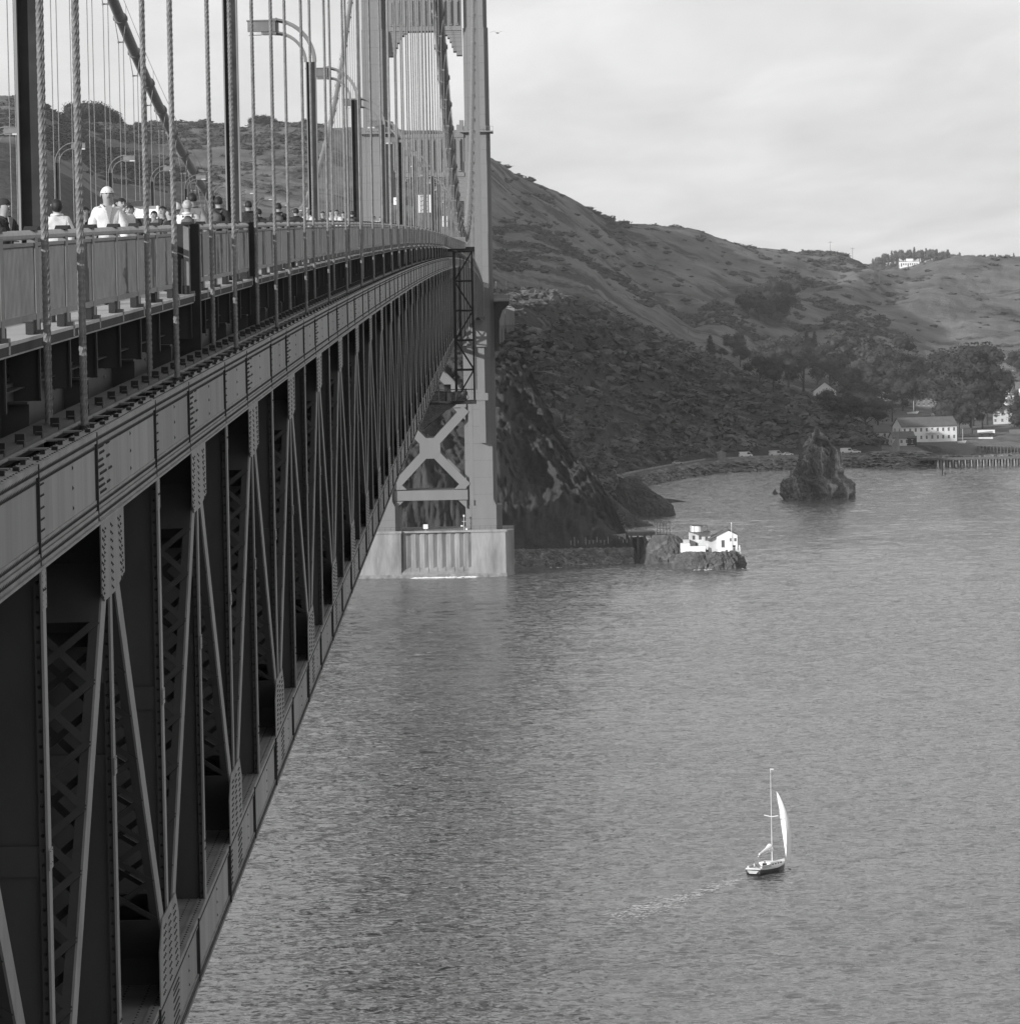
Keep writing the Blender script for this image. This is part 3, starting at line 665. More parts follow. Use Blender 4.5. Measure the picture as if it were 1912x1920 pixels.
for k in range(1, 6):
    x = XM - 9.45 + 18.9 * k / 6
    for yy in range(-12, 1600, 12):
        z0_, z1_ = ZSW - .246 + rise(yy), ZSW - .246 + rise(yy + 3.5); m.quad((x - .06, yy, z0_), (x + .06, yy, z0_), (x + .06, yy + 3.5, z1_), (x - .06, yy + 3.5, z1_))
tag(m.build('lane_markings', M['paintline']), None, None, None, 'structure')
strip('pavement', -8.75, -5.33, ZSW, .16, M['sidewalk'], kind='structure')
strip('pavement_west', -31.95, -28.5, ZSW, .16, M['sidewalk'], kind='structure')
st = empty('deck_stringers', (0, 0, 0), 0, 'dark steel stringers and brackets carrying the sidewalk and roadway', 'stringers')
strip('pavement_edge', -5.329, -5.30, ZSW + .006, .04, M['slab'], parent=st)
strip('edge_angle', -5.34, -5.31, ZSW - .035, .10, M['dark_steel'], parent=st)  # dark colour paints in the shade below the slab edge
strip('kerb_beam', -8.9, -8.76, ZSW + .25, .5, M['steel_shade'], parent=st)
strip('kerb_beam', -28.49, -28.35, ZSW + .25, .5, M['steel_shade'], parent=st)
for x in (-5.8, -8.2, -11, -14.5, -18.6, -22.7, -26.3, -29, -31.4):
    strip('stringer', x - .12, x + .12, ZSW - .56, .75, M['steel_shade'], parent=st, step=30)
strip('soffit_plate', -31.9, -5.55, ZSW - .60, .02, M['dark_steel'], parent=st, step=30)

# ---- brackets under the sidewalk edge, 3.81 m apart
m = MB(); m.cur = 0
m.box(-.02, .12, -.20, .0, -.13, .05); m.cur = 1  # sunlit end block kept lighter, shaded web below painted darker
m.box(-.30, .06, -.012, .012, -.78, -.135); m.box(.035, .06, -.05, .05, -.76, -.135)
m.box(-1.2, -.30, -.012, .012, -.95, -.55); m.cur = 2; m.box(-.26, -.06, .3, .33, -.75, -.2)
for i in range(3): m.rivet((-.2 + i * .02, .295, -.9 + .12 * i), 'y', .025, .012)
brm = m.recalc(m.mesh('sidewalk_bracket', [M['cable'], M['steel_shade'], M['steel']]))
BK0 = 54.1 - 3.81 * 12
br = empty('sidewalk_brackets', (-5.42, 0, ZSW), 0, 'row of steel brackets under the sidewalk edge', 'brackets')
for k in range(0, 290):
    Y = BK0 + 3.81 * k; link('bracket', brm, br, (0, Y, rise(Y)))

# ---- railing: one thing each side, panel and post parts
def rail_panel(solid=False):
    m = MB(); L = 3.81
    m.cur = 0; m.cur = 2; m.tube([(0, 0, 1.15), (0, L, 1.15)], .055, 8); m.cur = 0; m.box(-.03, .03, 0, L, 1.02, 1.06); m.box(-.04, .04, 0, L, .17, .24)
    m.cur = 0 if solid else 1
    if solid: m.box(-.02, .02, .12, L - .12, .26, 1.02)
    else:
        n = 27
        for i in range(n):
            y = .14 + (L - .28) * i / (n - 1); m.box(-.022, .022, y - .03, y + .03, .24, 1.02)
    return m.recalc(m.mesh('railing_panel', [M['cable'], M['picket'], M['toprail']]))
rp, rps = rail_panel(), rail_panel(True)
m = MB(); m.cur = 0; m.box(-.05, .045, -.16, .16, -.16, 1.20); m.cur = 1; m.box(-.06, .03, -.45, .45, 0.005, .15); m.cur = 0; m.cur = 1; m.prism([(-.30, 1.20), (.30, 1.20), (.10, 1.25), (-.10, 1.25)], -.08, .08, 'x')  # dark base block added as shade breaking the gap under the rail
rpost = m.recalc(m.mesh('railing_post', [M['cable'], M['dark_steel']]))
m = MB(); m.box(-.30, .2, -.16, .16, -1.2, 1.22)
rpyl = m.recalc(m.mesh('pylon_post', M['dark_steel']))  # whole post darkened to paint in its shaded south face
def railing(X, label, flip, y0=-8, y1=1290):
    t = empty('railing', (X, 0, ZSW), 0, label, 'railing'); k = 0
    kk = [i for i in range(-20, 400) if y0 < 54.1 + 3.81 * i < y1]
    for i in kk:
        Y = 54.1 + 3.81 * i; inset = 0; me = rp; nm = 'panel'
        if flip == 1 and i in (8, 12): me = rps; nm = 'solid_panel'
        ang = math.atan(grade(Y + 1.9))
        if flip == 1 and i in (6,): inset = -1.1
        if len(kk) - kk.index(i) > 0:
            o = link(nm, me, t, (inset, Y, rise(Y)), (ang, 0, 0), (flip, 1, 1))
        if kk.index(i) < 299: link('post', rpost, t, (0, Y, rise(Y)), (ang, 0, 0), (flip, 1, 1))
        if flip == 1 and i in (7, 12): link('pylon_post', rpyl, t, (0, Y + .3, rise(Y)), None, (1, 1, 1))
    return t
railing(-5.42, 'picketed steel pedestrian railing along the near edge of the sidewalk', 1)
railing(-31.86, 'far pedestrian railing on the other side of the roadway', -1)
# traffic rail between sidewalk and road
t = empty('traffic_rail', (-8.83, 0, ZSW + .25), 0, 'low steel rail between sidewalk and roadway', 'railing')
m = MB(); m.box(-.05, .05, 0, 7.62, .72, .82); m.box(-.04, .04, 0, 7.62, .4, .46)
for i in range(2): m.box(-.06, .06, 3.81 * i - .07, 3.81 * i + .07, 0, .8)
tr = m.recalc(m.mesh('rail_section', M['rope']))
for k in range(0, 165): Y = 7.62 * k; link('rail_section', tr, t, (0, Y, rise(Y)), (math.atan(grade(Y + 3.8)), 0, 0))

# ---- main cables
YMID = 631.0; ZMID = CAMZ + 5.9
def zcable(Y): return ZMID + 136 * ((Y - YMID) / 640) ** 2
bandm = MB(); bandm.tube([(0, -.55, 0), (0, -.5, 0), (0, .5, 0), (0, .55, 0)], [.47, .53, .53, .47], 16)
for s_ in (-.53, .53): bandm.box(s_ - .08, s_ + .08, -.45, .45, -.13, .13)
bandm.tube([(-.55, 0, -.1)] + [(.55 * -math.cos(PI * i / 8), 0, .50 * math.sin(PI * i / 8) + .03) for i in range(9)] + [(.55, 0, -.1)], .05, 6)
bandme = bandm.recalc(bandm.mesh('cable_band', M['cable'], True))
def main_cable(X, label):
    t = empty('main_cable', (X, YMID, ZMID), 0, label, 'bridge cable')
    ys = [-15 + (YT + 15) * i / 420 for i in range(421)]
    m = MB(); m.tube([(0, y - YMID, zcable(y) - ZMID) for y in ys], .46, 18); m.build('cable', M['cable'], t, smooth=True)
    for s_ in (-.42, .42):
        m = MB(); m.tube([(s_, y - YMID, zcable(y) - ZMID + 1.35) for y in ys[::3]], .02, 5)
        for k in range(-3, 80, 2):
            y = YN0 + 15.24 * k + 1; m.tube([(s_, y - YMID, zcable(y) - ZMID + .4), (s_, y - YMID, zcable(y) - ZMID + 1.36)], .02, 5)
        m.build('hand_rope', M['cable'], t)
    for k in range(-4, 80):
        y = YN0 + 15.24 * k; sl_ = 2 * 136 * (y - YMID) / 640 ** 2
        link('cable_band', bandme, t, (0, y - YMID, zcable(y) - ZMID), (math.atan(sl_), 0, 0))
    return t
XCE, XCW = -4.94, -32.37
main_cable(XCE, 'near main suspension cable, dipping to the deck and rising to the near tower leg')
main_cable(XCW, 'far main suspension cable beyond the roadway, rising to the far tower leg')

# ---- suspenders
def lobed(h, r=.034, pitch=.55, step=.07):
    n = max(2, int(h / step)); nv = 18; v = []; z = np.linspace(0, h, n + 1)
    for zz_ in z:
        for k in range(nv):
            a = 2 * PI * k / nv; rr_ = r * (.80 + .22 * abs(math.cos(3 * a))); b_ = a + 2 * PI * zz_ / pitch; v.append((rr_ * math.cos(b_), rr_ * math.sin(b_), zz_))
    me = gridmesh('twisted_rope', np.array(v), n + 1, nv, M['rope'], False)
    # close the seam
    b = bmesh.new(); b.from_mesh(me); b.verts.ensure_lookup_table()
    for i in range(n): b.faces.new([b.verts[j] for j in (i * nv + nv - 1, (i + 1) * nv + nv - 1, (i + 1) * nv, i * nv)])
    bmesh.ops.recalc_face_normals(b, faces=b.faces); b.to_mesh(me); b.free(); return me
ucyl = MB().tube([(0, 0, 0), (0, 0, 1)], .035, 7, False).mesh('plain_rope', M['rope'], True)
m = MB(); m.tube([(-.28, 0, 0), (.28, 0, 0)], .06, 8); m.box(-.27, -.15, -.16, .16, -.09, .09); m.box(.15, .27, -.16, .16, -.09, .09); spread = m.recalc(m.mesh('spreader_clamp', M['cable']))
m = MB(); m.tube([(0, 0, -1.0), (0, 0, -.75), (0, 0, -.05), (0, 0, 0)], [.05, .065, .052, .036], 10); sock = m.recalc(m.mesh('rope_socket', M['dark_steel'], True))
vcyl = {}
def suspender(X, k, east):
    Y = YN0 + 15.24 * k; zb = ZCH + rise(Y) + .45; zt = zcable(Y); h = zt - zb
    if h < 1.2: return
    if east and k < 6: lb_ = 'twisted steel suspender ropes at the railing, ' + {-3: 'first', -2: 'second', -1: 'third', 0: 'fourth', 1: 'fifth', 2: 'sixth', 3: 'seventh', 4: 'eighth', 5: 'ninth'}[k] + ' hanger north of the camera'
    elif east: lb_ = 'thin suspender ropes hanging from the near main cable toward the tower'
    else: lb_ = 'thin suspender ropes hanging from the far main cable beyond the roadway'
    t = empty('suspender', (X, Y, zb), 0, lb_, 'suspender', 'suspender hangers from the near cable' if east else 'suspender hangers from the far cable')
    top = min(1.6 + .0 * h, h * .5); hb = h - top - .45
    near = east and k < 7
    me = lobed(min(h - .3, 40)) if near else ucyl
    for i, (dx, dy) in enumerate(((-.2, -.13), (.2, -.13), (-.2, .13), (.2, .13))):
        if (k > 45 or not east) and i > 1: continue
        if k > 45 or not east: dy = 0
        if near:
            o = link('rope', me, t, (dx, dy, 0)); 
            if h > 40.5: link('rope', ucyl, o, (0, 0, 39.9), None, (1, 1, hb - 40 + .1))
        else: link('rope', ucyl, t, (dx, dy, 0), None, (1, 1, hb))
        if east and k < 30: link('socket', sock, t, (dx, dy, .05))
    link('spreader_clamp', spread, t, (0, 0, hb))
    m = MB()
    for s_ in (-1, 1): m.tube([(s_ * .2, 0, 0), (s_ * .50, 0, top + .4)], .04 if k > 3 else .035, 6)
    link('rope_loop', m.mesh('rope_loop', M['rope'], True), t, (0, 0, hb))
for k in range(-3, 79):
    suspender(XCE, k, True); suspender(XCW, k, False)

# ---- street lamps
def lamp(X, k, flip, label, group):
    Y = 60.2 + 45.72 * k; t = empty('street_lamp', (X, Y, ZSW + rise(Y)), 0, label, 'street lamp', group)
    for nm, me in LM: 
        o = link(nm, me, t, None, None, (flip, 1, 1))
        if nm == 'lantern': link('lens', LENS, o)
    return t
def lampmeshes():
    out_ = []; H = 6.4
    m = MB(); m.box(-.24, .24, -.26, .26, -.1, .9); m.box(-.2, .2, -.22, .22, .9, 1.0); out_.append(('base', m.recalc(m.mesh('base', M['steel_shade']))))
    m = MB(); m.cur = 0
    for sx in (-1, 1): m.box(sx * .15 - .015, sx * .15 + .015, -.17, .17, 1.0, H)
    m.cur = 1; m.box(-.134, .134, -.05, .05, 1.0, H); out_.append(('post', m.recalc(m.mesh('post', [M['steel'], M['dark_steel']]))))
    m = MB(); m.cur = 0
    def arm(r, cx, cz, x_end, wd, hh):
        pts = [(cx + r * math.cos(a), cz + r * math.sin(a)) for a in np.linspace(0, PI / 2, 13)] + [(x_end, cz + r)]
        for i in range(len(pts) - 1): m.beam((pts[i][0], 0, pts[i][1]), (pts[i + 1][0], 0, pts[i + 1][1]), wd, hh, (pts[i][0] - cx if i < 12 else 0, 0, pts[i][1] - cz))
    arm(1.40, -1.25, H, -1.3, .3, .05); arm(.98, -1.13, H, -1.15, .3, .05); arm(1.38, -1.26, H - .0, -1.3, .04, .13); arm(.93, -1.1, H, -1.15, .04, .1)
    m.box(-1.12, -1.07, -.12, .12, H + .93, H + 1.45); m.box(-1.06, -1.02, -.03, .03, H + .93, H + 1.4)
    out_.append(('arm', m.recalc(m.mesh('arm', M['steel']))))
    m = MB(); m.box(-2.02, -1.12, -.24, .24, H + 1.0, H + 1.34); m.box(-2.05, -1.09, -.27, .27, H + 1.34, H + 1.38); m.box(-1.55, -1.1, -.2, .2, H + .9, H + .998)
    out_.append(('lantern', m.recalc(m.mesh('lantern', M['cable']))))
    m = MB(); m.box(-2.0, -1.58, -.22, .22, H + .9, H + .995); lens = m.recalc(m.mesh('lens', M['lens'])); return out_, lens
LM, LENS = lampmeshes()
nth = ['first', 'second', 'third', 'fourth', 'fifth', 'sixth', 'seventh', 'eighth', 'ninth', 'tenth', 'eleventh', 'twelfth']
for k in range(0, 27):
    lamp(-6.02, k, 1, ('tall curved arm street lamp on the near sidewalk, ' + nth[k] + ' from the camera') if k < 8 else 'small distant street lamp on the near side among the suspenders', 'street lamps along the near sidewalk')
    if k >= 2: lamp(-31.6, k, -1, ('curved arm street lamp on the far side of the roadway, ' + nth[k - 2] + ' from the left') if k < 12 else 'small distant street lamp beyond the roadway', 'street lamps along the far side of the road')
# an unlit outer guard post between rail and ropes (broad dark column beside the railing)
for Y_, px_, lbx in ((60.2, 62, ''),):
    pass

# ------------------------------------------------------------------ tower
LX = (-5.6, -33.0)
tw_ = empty('bridge_tower', (XM - .6, YT, 12.4), 0, 'great stepped steel suspension bridge tower rising out of the top of the frame', 'bridge tower')
TX, TZ = XM - .6, 12.4
def TB(name, mt=None):
    m = MB()
    return m
def tbox(m, x0, x1, d0, d1, z0, z1): m.box(x0 - TX, x1 - TX, d0, d1, z0 - TZ, z1 - TZ)
# leg sections: (z0, z1, inner recess, face left, face right, outer recess)  relative to leg centre
def legsec(c, s_, m, z0, z1, wi, wf, wo, dep):
    """s_=+1 east leg: outer is +x; the leg's own layout is a translation, not a mirror"""
    if wf > 0:
        m.cur = 0
        tbox(m, c - wf, c + wf, -dep, dep, z0, z1)
        tbox(m, c - wi, c - wf - .001, -dep + 2.6, dep - 2.6, z0, z1); tbox(m, c + wf + .001, c + wo, -dep + 2.6, dep - 2.6, z0, z1)
        tbox(m, c - wi + 1.1, c - wf - .002, -dep + 1.3, -dep + 2.599, z0, z1); tbox(m, c + wf + .002, c + wo - .8, -dep + 1.3, -dep + 2.599, z0, z1)
        m.cur = 1
        for q in (-1, 1): tbox(m, c + q * wf * .985 - .04, c + q * wf * .985 + .04, -dep - .03, -dep, z0 + .1, z1 - .1)
        z = z0 + 3
        while z < z1: tbox(m, c - wf, c + wf, -dep - .02, -dep - .001, z, z + .09); tbox(m, c - wi, c - wf, -dep + 2.57, -dep + 2.599, z, z + .07); z += 4.6
secs = [(12.4, 19, 5.0, 3.4, 4.9, 8.6), (19, 76, 4.9, 2.65, 3.7, 8.2), (76, 112, 3.8, 2.55, 3.6, 7.6), (112, 121.6, 3.75, 2.5, 3.55, 7.4), (121.6, 148, 3.3, 2.35, 3.45, 6.9), (148, 182, 3.1, 2.2, 3.2, 6.4), (182, 212, 2.8, 2.1, 2.9, 5.9), (212, 226, 2.6, 2.0, 2.7, 5.6)]
for c in LX:
    m = MB()
    for (z0, z1, wi, wf, wo, dep) in secs: legsec(c, 1, m, z0, z1, wi, wf, wo, dep)
    m.cur = 0
    # flare at the foot
    for q, w0, w1 in ((-1, 2.65, 3.4), (1, 2.65, 3.4)):
        m.prism([(c - TX + q * w0, 20.6 - TZ), (c - TX + q * w1, 19.0 - TZ), (c - TX + q * w0, 19.0 - TZ)], -8.6, -8.21, 'y')
    # cable saddle housing
    tbox(m, c - 1.8, c + 1.8, -6, 6, 226, 229)
    m.build('leg', [M['tower'], M['tower_seam']], tw_)
for c in LX:
    m = MB(); z = 112
    tbox(m, c - 4.6, c + 4.4, -9.2, 9.2, 119.8, 120.1)
    for x in np.linspace(-4.5, 4.3, 9): tbox(m, c + x - .04, c + x + .04, -9.2, -9.12, 120.1, 121.3)
    tbox(m, c - 4.6, c + 4.4, -9.2, -9.12, 121.25, 121.33); m.build('catwalk', M['tower'], tw_)
ix0, ix1 = LX[1] + 4.0, LX[0] - 4.0
for zb, zt_, seg_ in ((108, 119.6, 1), (147.4, 157, 1), (181, 190, 1), (212, 224, 1)):
    m = MB(); m.cur = 0; d_ = 5.0
    tbox(m, ix0 - .4, ix1 + .4, -d_, d_, zb, zt_)
    tbox(m, ix0 - .4, ix1 + .4, -d_ - .25, -d_ - .001, zt_ - 1.0, zt_); tbox(m, ix0 - .4, ix1 + .4, -d_ - .25, -d_ - .001, zb, zb + 1.1)
    n = 11
    for i in range(n):
        x = ix0 + (ix1 - ix0) * (i + .5) / n; tbox(m, x - .45, x + .45, -d_ - .45, -d_ - .002, zb + 1.4, zt_ - 1.4); tbox(m, x - .2, x + .2, -d_ - .7, -d_ - .451, zb + 1.9, zt_ - 1.9)
    # stepped corbels beneath and haunches above
    for q in (0, 1):
        for i, (wx, dz) in enumerate(((5.0, .5), (4.2, 1.1), (3.5, 1.9), (2.9, 3.0), (2.4, 4.3), (2.0, 5.6), (1.1, 6.6))):
            a0, a1 = (ix0 - .4, ix0 + wx) if q == 0 else (ix1 - wx, ix1 + .4)
            tbox(m, a0, a1, -d_ + .1 * (i + 1), d_ - .1 * (i + 1), zb - dz, zb - .002 * (i + 1))
        for i, (wx, dz) in enumerate(((2.4, 1.0), (1.5, 2.4), (.7, 3.6))):
            a0, a1 = (ix0 - .4, ix0 + wx) if q == 0 else (ix1 - wx, ix1 + .4)
            tbox(m, a0, a1, -d_ + .1 * (i + 1), d_ - .1 * (i + 1), zt_ + .002 * (i + 1), zt_ + dz)
    m.build('portal_strut', M['tower'], tw_)
# bracing below the deck
xi0, xi1 = LX[1] + 3.7, LX[0] - 4.9
def brace(a, b, wd, dep=1.4, nm='diagonal_brace'):
    m = MB(); m.beam((a[0] - TX, 0, a[1] - TZ), (b[0] - TX, 0, b[1] - TZ), dep * 2, wd, (-(b[1] - a[1]), 0, b[0] - a[0])); return m.build(nm, M['tower'], tw_)
for zb, zt_ in ((24.2, 45.2), (47.6, 68.5)):
    for off in (-6.2, 6.2):
        m = MB(); m.cur = 0
        for (a, b) in (((xi0 - .5, zb), (xi1 + .5, zt_)), ((xi0 - .5, zt_), (xi1 + .5, zb))):
            dy = .0 if a[1] < b[1] else .02
            m.beam((a[0] - TX, off + dy, a[1] - TZ), (b[0] - TX, off + dy, b[1] - TZ), 1.8 - dy, 2.3, (-(b[1] - a[1]), 0, b[0] - a[0]))
        cx, cz = (xi0 + xi1) / 2 - TX, (zb + zt_) / 2 - TZ
        m.prism([(cx + 3.3 * math.cos(PI / 8 + i * PI / 4) * .92, cz + 3.3 * math.sin(PI / 8 + i * PI / 4) * .92) for i in range(8)], off - .93, off + .93, 'y')
        m.build('cross_brace', M['tower'], tw_)
for zb, zt_ in ((20.6, 23.3), (45.6, 47.2), (68.9, 71)):
    m = MB(); tbox(m, xi0 - .6, xi1 + .6, -7.0, 7.0, zb, zt_); m.build('bottom_strut', M['tower'], tw_)
m = MB()
for q in (0, 1):
    for zc_, up_ in ((23.6, 1), (45.4, -1), (20.4, -1)):
        x_ = xi0 - .3 if q == 0 else xi1 + .3; s_ = 1 if q == 0 else -1; k = 3.2 if zc_ != 20.4 else 2.2
        m.prism([(x_ - TX, zc_ - TZ), (x_ + s_ * k - TX, zc_ - TZ), (x_ - TX, zc_ + up_ * k - TZ)], -7.05, -5.3, 'y')
m.build('gusset_plate', M['tower'], tw_)
# narrow shaft below the truss end bearing, hood over the deck
m = MB(); tbox(m, LX[0] - .8, LX[0] + .9, -10.6, -8.22, 36, 75); tbox(m, LX[0] - 1.6, LX[0] + 1.7, -10.8, -8.21, 47.5, 49.5)
tbox(m, LX[0] - 1.5, LX[0] + 1.6, -11.5, -8.21, 62, 72); m.build('bearing_shaft', M['tower'], tw_)
# sidewalk platform that wraps round the outside of the leg
m = MB(); m.cur = 0
tbox(m, -1.85, 2.4, -10, 10, 74.1, 74.7); m.cur = 1
m.prism([(x - TX, z - TZ) for x, z in ((-1.9, 74.1), (2.3, 74.1), (2.2, 73.2), (.4, 71.6), (-.5, 69.0), (-.7, 60), (-1.9, 58.5))], -8.3, -7.5, 'y')
m.prism([(x - TX, z - TZ) for x, z in ((-1.9, 74.1), (2.3, 74.1), (2.2, 73.2), (.4, 71.6), (-.5, 69.0), (-.7, 60), (-1.9, 58.5))], 7.5, 8.3, 'y')
m.cur = 0
for y in np.linspace(-9.9, 9.9, 18): tbox(m, 2.28, 2.36, y - .04, y + .04, 74.7, 75.95)
for x in np.linspace(-1.6, 2.3, 9): tbox(m, x - .03, x + .03, -9.98, -9.92, 74.7, 75.95)
tbox(m, -1.8, 2.36, -10.0, -9.9, 75.95, 76.05); tbox(m, 2.27, 2.37, -10, 10, 75.95, 76.05); tbox(m, -1.8, 2.36, -9.97, -9.93, 74.8, 75.7)
m.build('side_platform', [M['steel'], M['dark_steel']], tw_)
m = MB()
for i, x in enumerate((-1.2, 1.6, 2.1)):
    m.tube([(x - TX, -9.5 + 6 * i, 74.7 - TZ), (x - TX, -9.5 + 6 * i, 79.2 - TZ)], .07, 6); m.tube([(x - TX, -9.5 + 6 * i, 79.15 - TZ), (x - TX, -9.5 + 6 * i, 79.5 - TZ)], .2, 8)
m.build('platform_light', M['cable'], tw_)

# ---- tower pier
pr = empty('concrete_pier', (-19.3, YT, 0), 0, 'massive pale concrete pier with vertical flutes standing in the water', 'bridge pier')
m = MB()
m.box(-22, -8.8, -13, 13, -6, 12.4); m.box(10.1, 19.4, -13, 13, -6, 12.4); m.box(-8.8, 10.1, -11.2, 13, -6, 12.3)
m.prism([(19.401, -13), (21.7, -9.5), (21.7, 13), (19.401, 13)], -6, 12.38, 'z'); m.prism([(-22.001, -13), (-24.5, -9.5), (-24.5, 13), (-22.001, 13)], -6, 12.38, 'z')
m.box(-8.8, 10.1, -12.9, -11.201, -6, 1.4)
for i in range(8):
    x0 = -8.8 + 18.9 * (i + .28) / 8; m.prism([(x0 - .3, -11.201), (x0 - .1, -11.75), (x0 + .9, -11.75), (x0 + 2.0, -11.201)], 1.9, 12.1, 'z')
    m.prism([(-12.9, 1.39), (-11.202, 2.9), (-11.202, 1.39)], x0 - .35, x0 + 1.9, 'x')
m.build('pier_shaft', M['concrete'], pr)
m = MB(); m.box(-22.2, 19.6, -13.25, -13.0, -6, .9); m.build('tide_band', M['concrete_wet'], pr)
m = MB(); m.box(-22.3, -8.6, -13.3, -12.7, 12.05, 12.7); m.box(9.9, 19.8, -13.3, -12.7, 12.05, 12.7); m.box(-8.59, 9.89, -12.6, -11.3, 12.1, 12.6); m.build('coping', M['concrete'], pr)
m = MB()
for x in np.arange(-22, 21.6, 1.5): m.box(x - .03, x + .03, -12.6, -12.54, 12.6, 13.7)
for z in (13.1, 13.68): m.box(-22, 21.4, -12.6, -12.55, z, z + .05)
for y in np.arange(-12, 13, 1.5): m.box(21.3, 21.36, y - .03, y + .03, 12.4, 13.7)
m.build('pier_railing', M['steel_shade'], pr)
s = MB(); s.box(-.62, .62, -.03, .03, -.6, .6); s.box(-.03, .03, .03, .08, -1.2, .2); o = s.build('sign_board', M['white']); o.location = (P(798, 992, YT - 12.75).x, YT - 12.8, 13.8); tag(o, 'small square white sign board on the pier railing', 'sign')
t = empty('signal_mast', (P(870, 990, 1256).x, 1256, 12.4), 0, 'thin mast with white lamps on the pier between the tower legs', 'mast')
m = MB(); m.tube([(0, 0, 0), (0, 0, 3.9)], .07, 6); m.box(-.5, .5, -.04, .04, 2.4, 2.5); m.build('pole', M['white2'], t)
m = MB(); m.box(-.2, .2, -.2, .2, 3.7, 4.2); m.box(-.9, -.3, -.2, .2, 1.0, 1.4); m.box(.4, .9, -.2, .2, .1, .6); m.build('lamp', M['white'], t)
m = MB()
for i in range(90):
    x = P(775 + 120 * rng.random(), 1079, 1251).x; w_ = .3 + rng.random() * .9; y = 1251.4 - rng.random() * 2.5 - .6 * math.sin(i * .4); m.quad((x - w_, y, .02), (x, y - .35, .03), (x + w_, y, .02), (x, y + .3, .25))
tag(m.build('surf_line', M['foam']), 'white foam washing along the foot of the concrete pier', 'foam', None, 'stuff')

# ---- viaduct pylons beyond
for px0, px1, yb, lab in ((936, 946, 1606, 'pale concrete viaduct pylon partly hidden by the tower'), (950, 964, 1622, 'wider pale concrete pylon right of the tower leg')):
    a, b = P(px0, 640, yb).x, P(px1, 640, yb).x; t = empty('viaduct_pylon', ((a + b) / 2, yb, 40), 0, lab, 'pylon'); hw_ = (b - a) / 2
    m = MB(); m.box(-hw_, hw_, -4, 4, 0, 24); m.box(-hw_ - .3, hw_ + .3, -4.4, 4.4, 24, 30); m.build('shaft', M['concrete'], t)
    m = MB(); m.box(-.15, .15, -4.06, -4, 4, 23); m.build('groove', M['tower_seam'], t)
strip('approach_girder', -33, -4.4, ZSW - .6, 6.5, M['steel_shade'], 1278, 1700, 20, parent=st)

# ---- painters' traveller hanging on the truss
tY = 425.0; tx = -4.3
t = empty('maintenance_scaffold', (tx, tY, ZCH + rise(tY)), 0, 'dark hanging painting scaffold wrapped round the side of the truss', 'scaffold')
m = MB(); zb = -12.6; zt_ = 1.0
for x in (.1, 1.75):
    for y in (-1, 1.4): m.beam((x, y, zb), (x, y, zt_), .22 if x < 1 else .16, .2)
z = zt_; i = 0
while z > zb + 2:
    z2 = z - 2.7
    for y in (-1, 1.4): m.beam((.1, y, z), (1.75, y, z), .14, .16); m.beam((.1, y, z if i % 2 else z2), (1.75, y, z2 if i % 2 else z), .12, .12)
    m.beam((1.75, -1, z), (1.75, 1.4, z2), .1, .1); z = z2; i += 1
m.build('frame', M['dark_steel'], t)
m = MB(); m.beam((1.95, -1.1, zb + 1), (1.95, -1.1, zt_), .1, .1); m.build('ladder_rail', M['cable'], t)
m = MB(); m.box(-2.4, 1.9, -1.5, 1.9, zb - .3, zb); m.box(-2.3, 1.8, -1.5, -1.44, zb + 1, zb + 1.08); m.box(-1.0, -.4, -.9, -.3, zb, zb + 1.5)
for x in np.linspace(-2.3, 1.8, 6): m.box(x - .04, x + .04, -1.5, -1.42, zb, zb + 1.08)
m.box(-.8, 2.0, -1.5, 1.8, zt_, zt_ + .4); m.build('platform', M['dark_steel'], t)
m = MB(); m.box(-.9, 1.2, -1.8, -1.72, zt_ + .25, zt_ + 1.3); m.build('rail', M['cable'], t)
t = empty('containment_screen', (-4.35, 500, ZCH + rise(500)), 0, 'dark tarpaulin screens hung on the outer side of the truss beyond the scaffold', 'tarpaulin')
for y0_ in range(500, 1170, 45):
    m = MB(); z0_ = rise(y0_) - rise(500); z1_ = rise(y0_ + 44) - rise(500); a_ = [(-.02, y0_ - 500), (.02, y0_ - 500)]
    m.v = [(x, y, z) for (y, zz_) in ((y0_ - 500, z0_), (y0_ - 456, z1_)) for (x, z) in ((-.02, zz_ - 8.3), (.04, zz_ - 8.3), (.04, zz_ - .4), (-.02, zz_ - .4))]
    m.f = [(0, 1, 2, 3), (4, 7, 6, 5)] + [(i, 4 + i, 4 + (i + 1) % 4, (i + 1) % 4) for i in range(4)]; m.mi = [0] * 6; m.build('screen', M['net'], t)
    m = MB(); m.beam((.08, y0_ - 500, z0_ - 8.6), (.08, y0_ - 500, z0_ + .6), .08, .08); m.build('screen_post', M['steel_shade'], t)
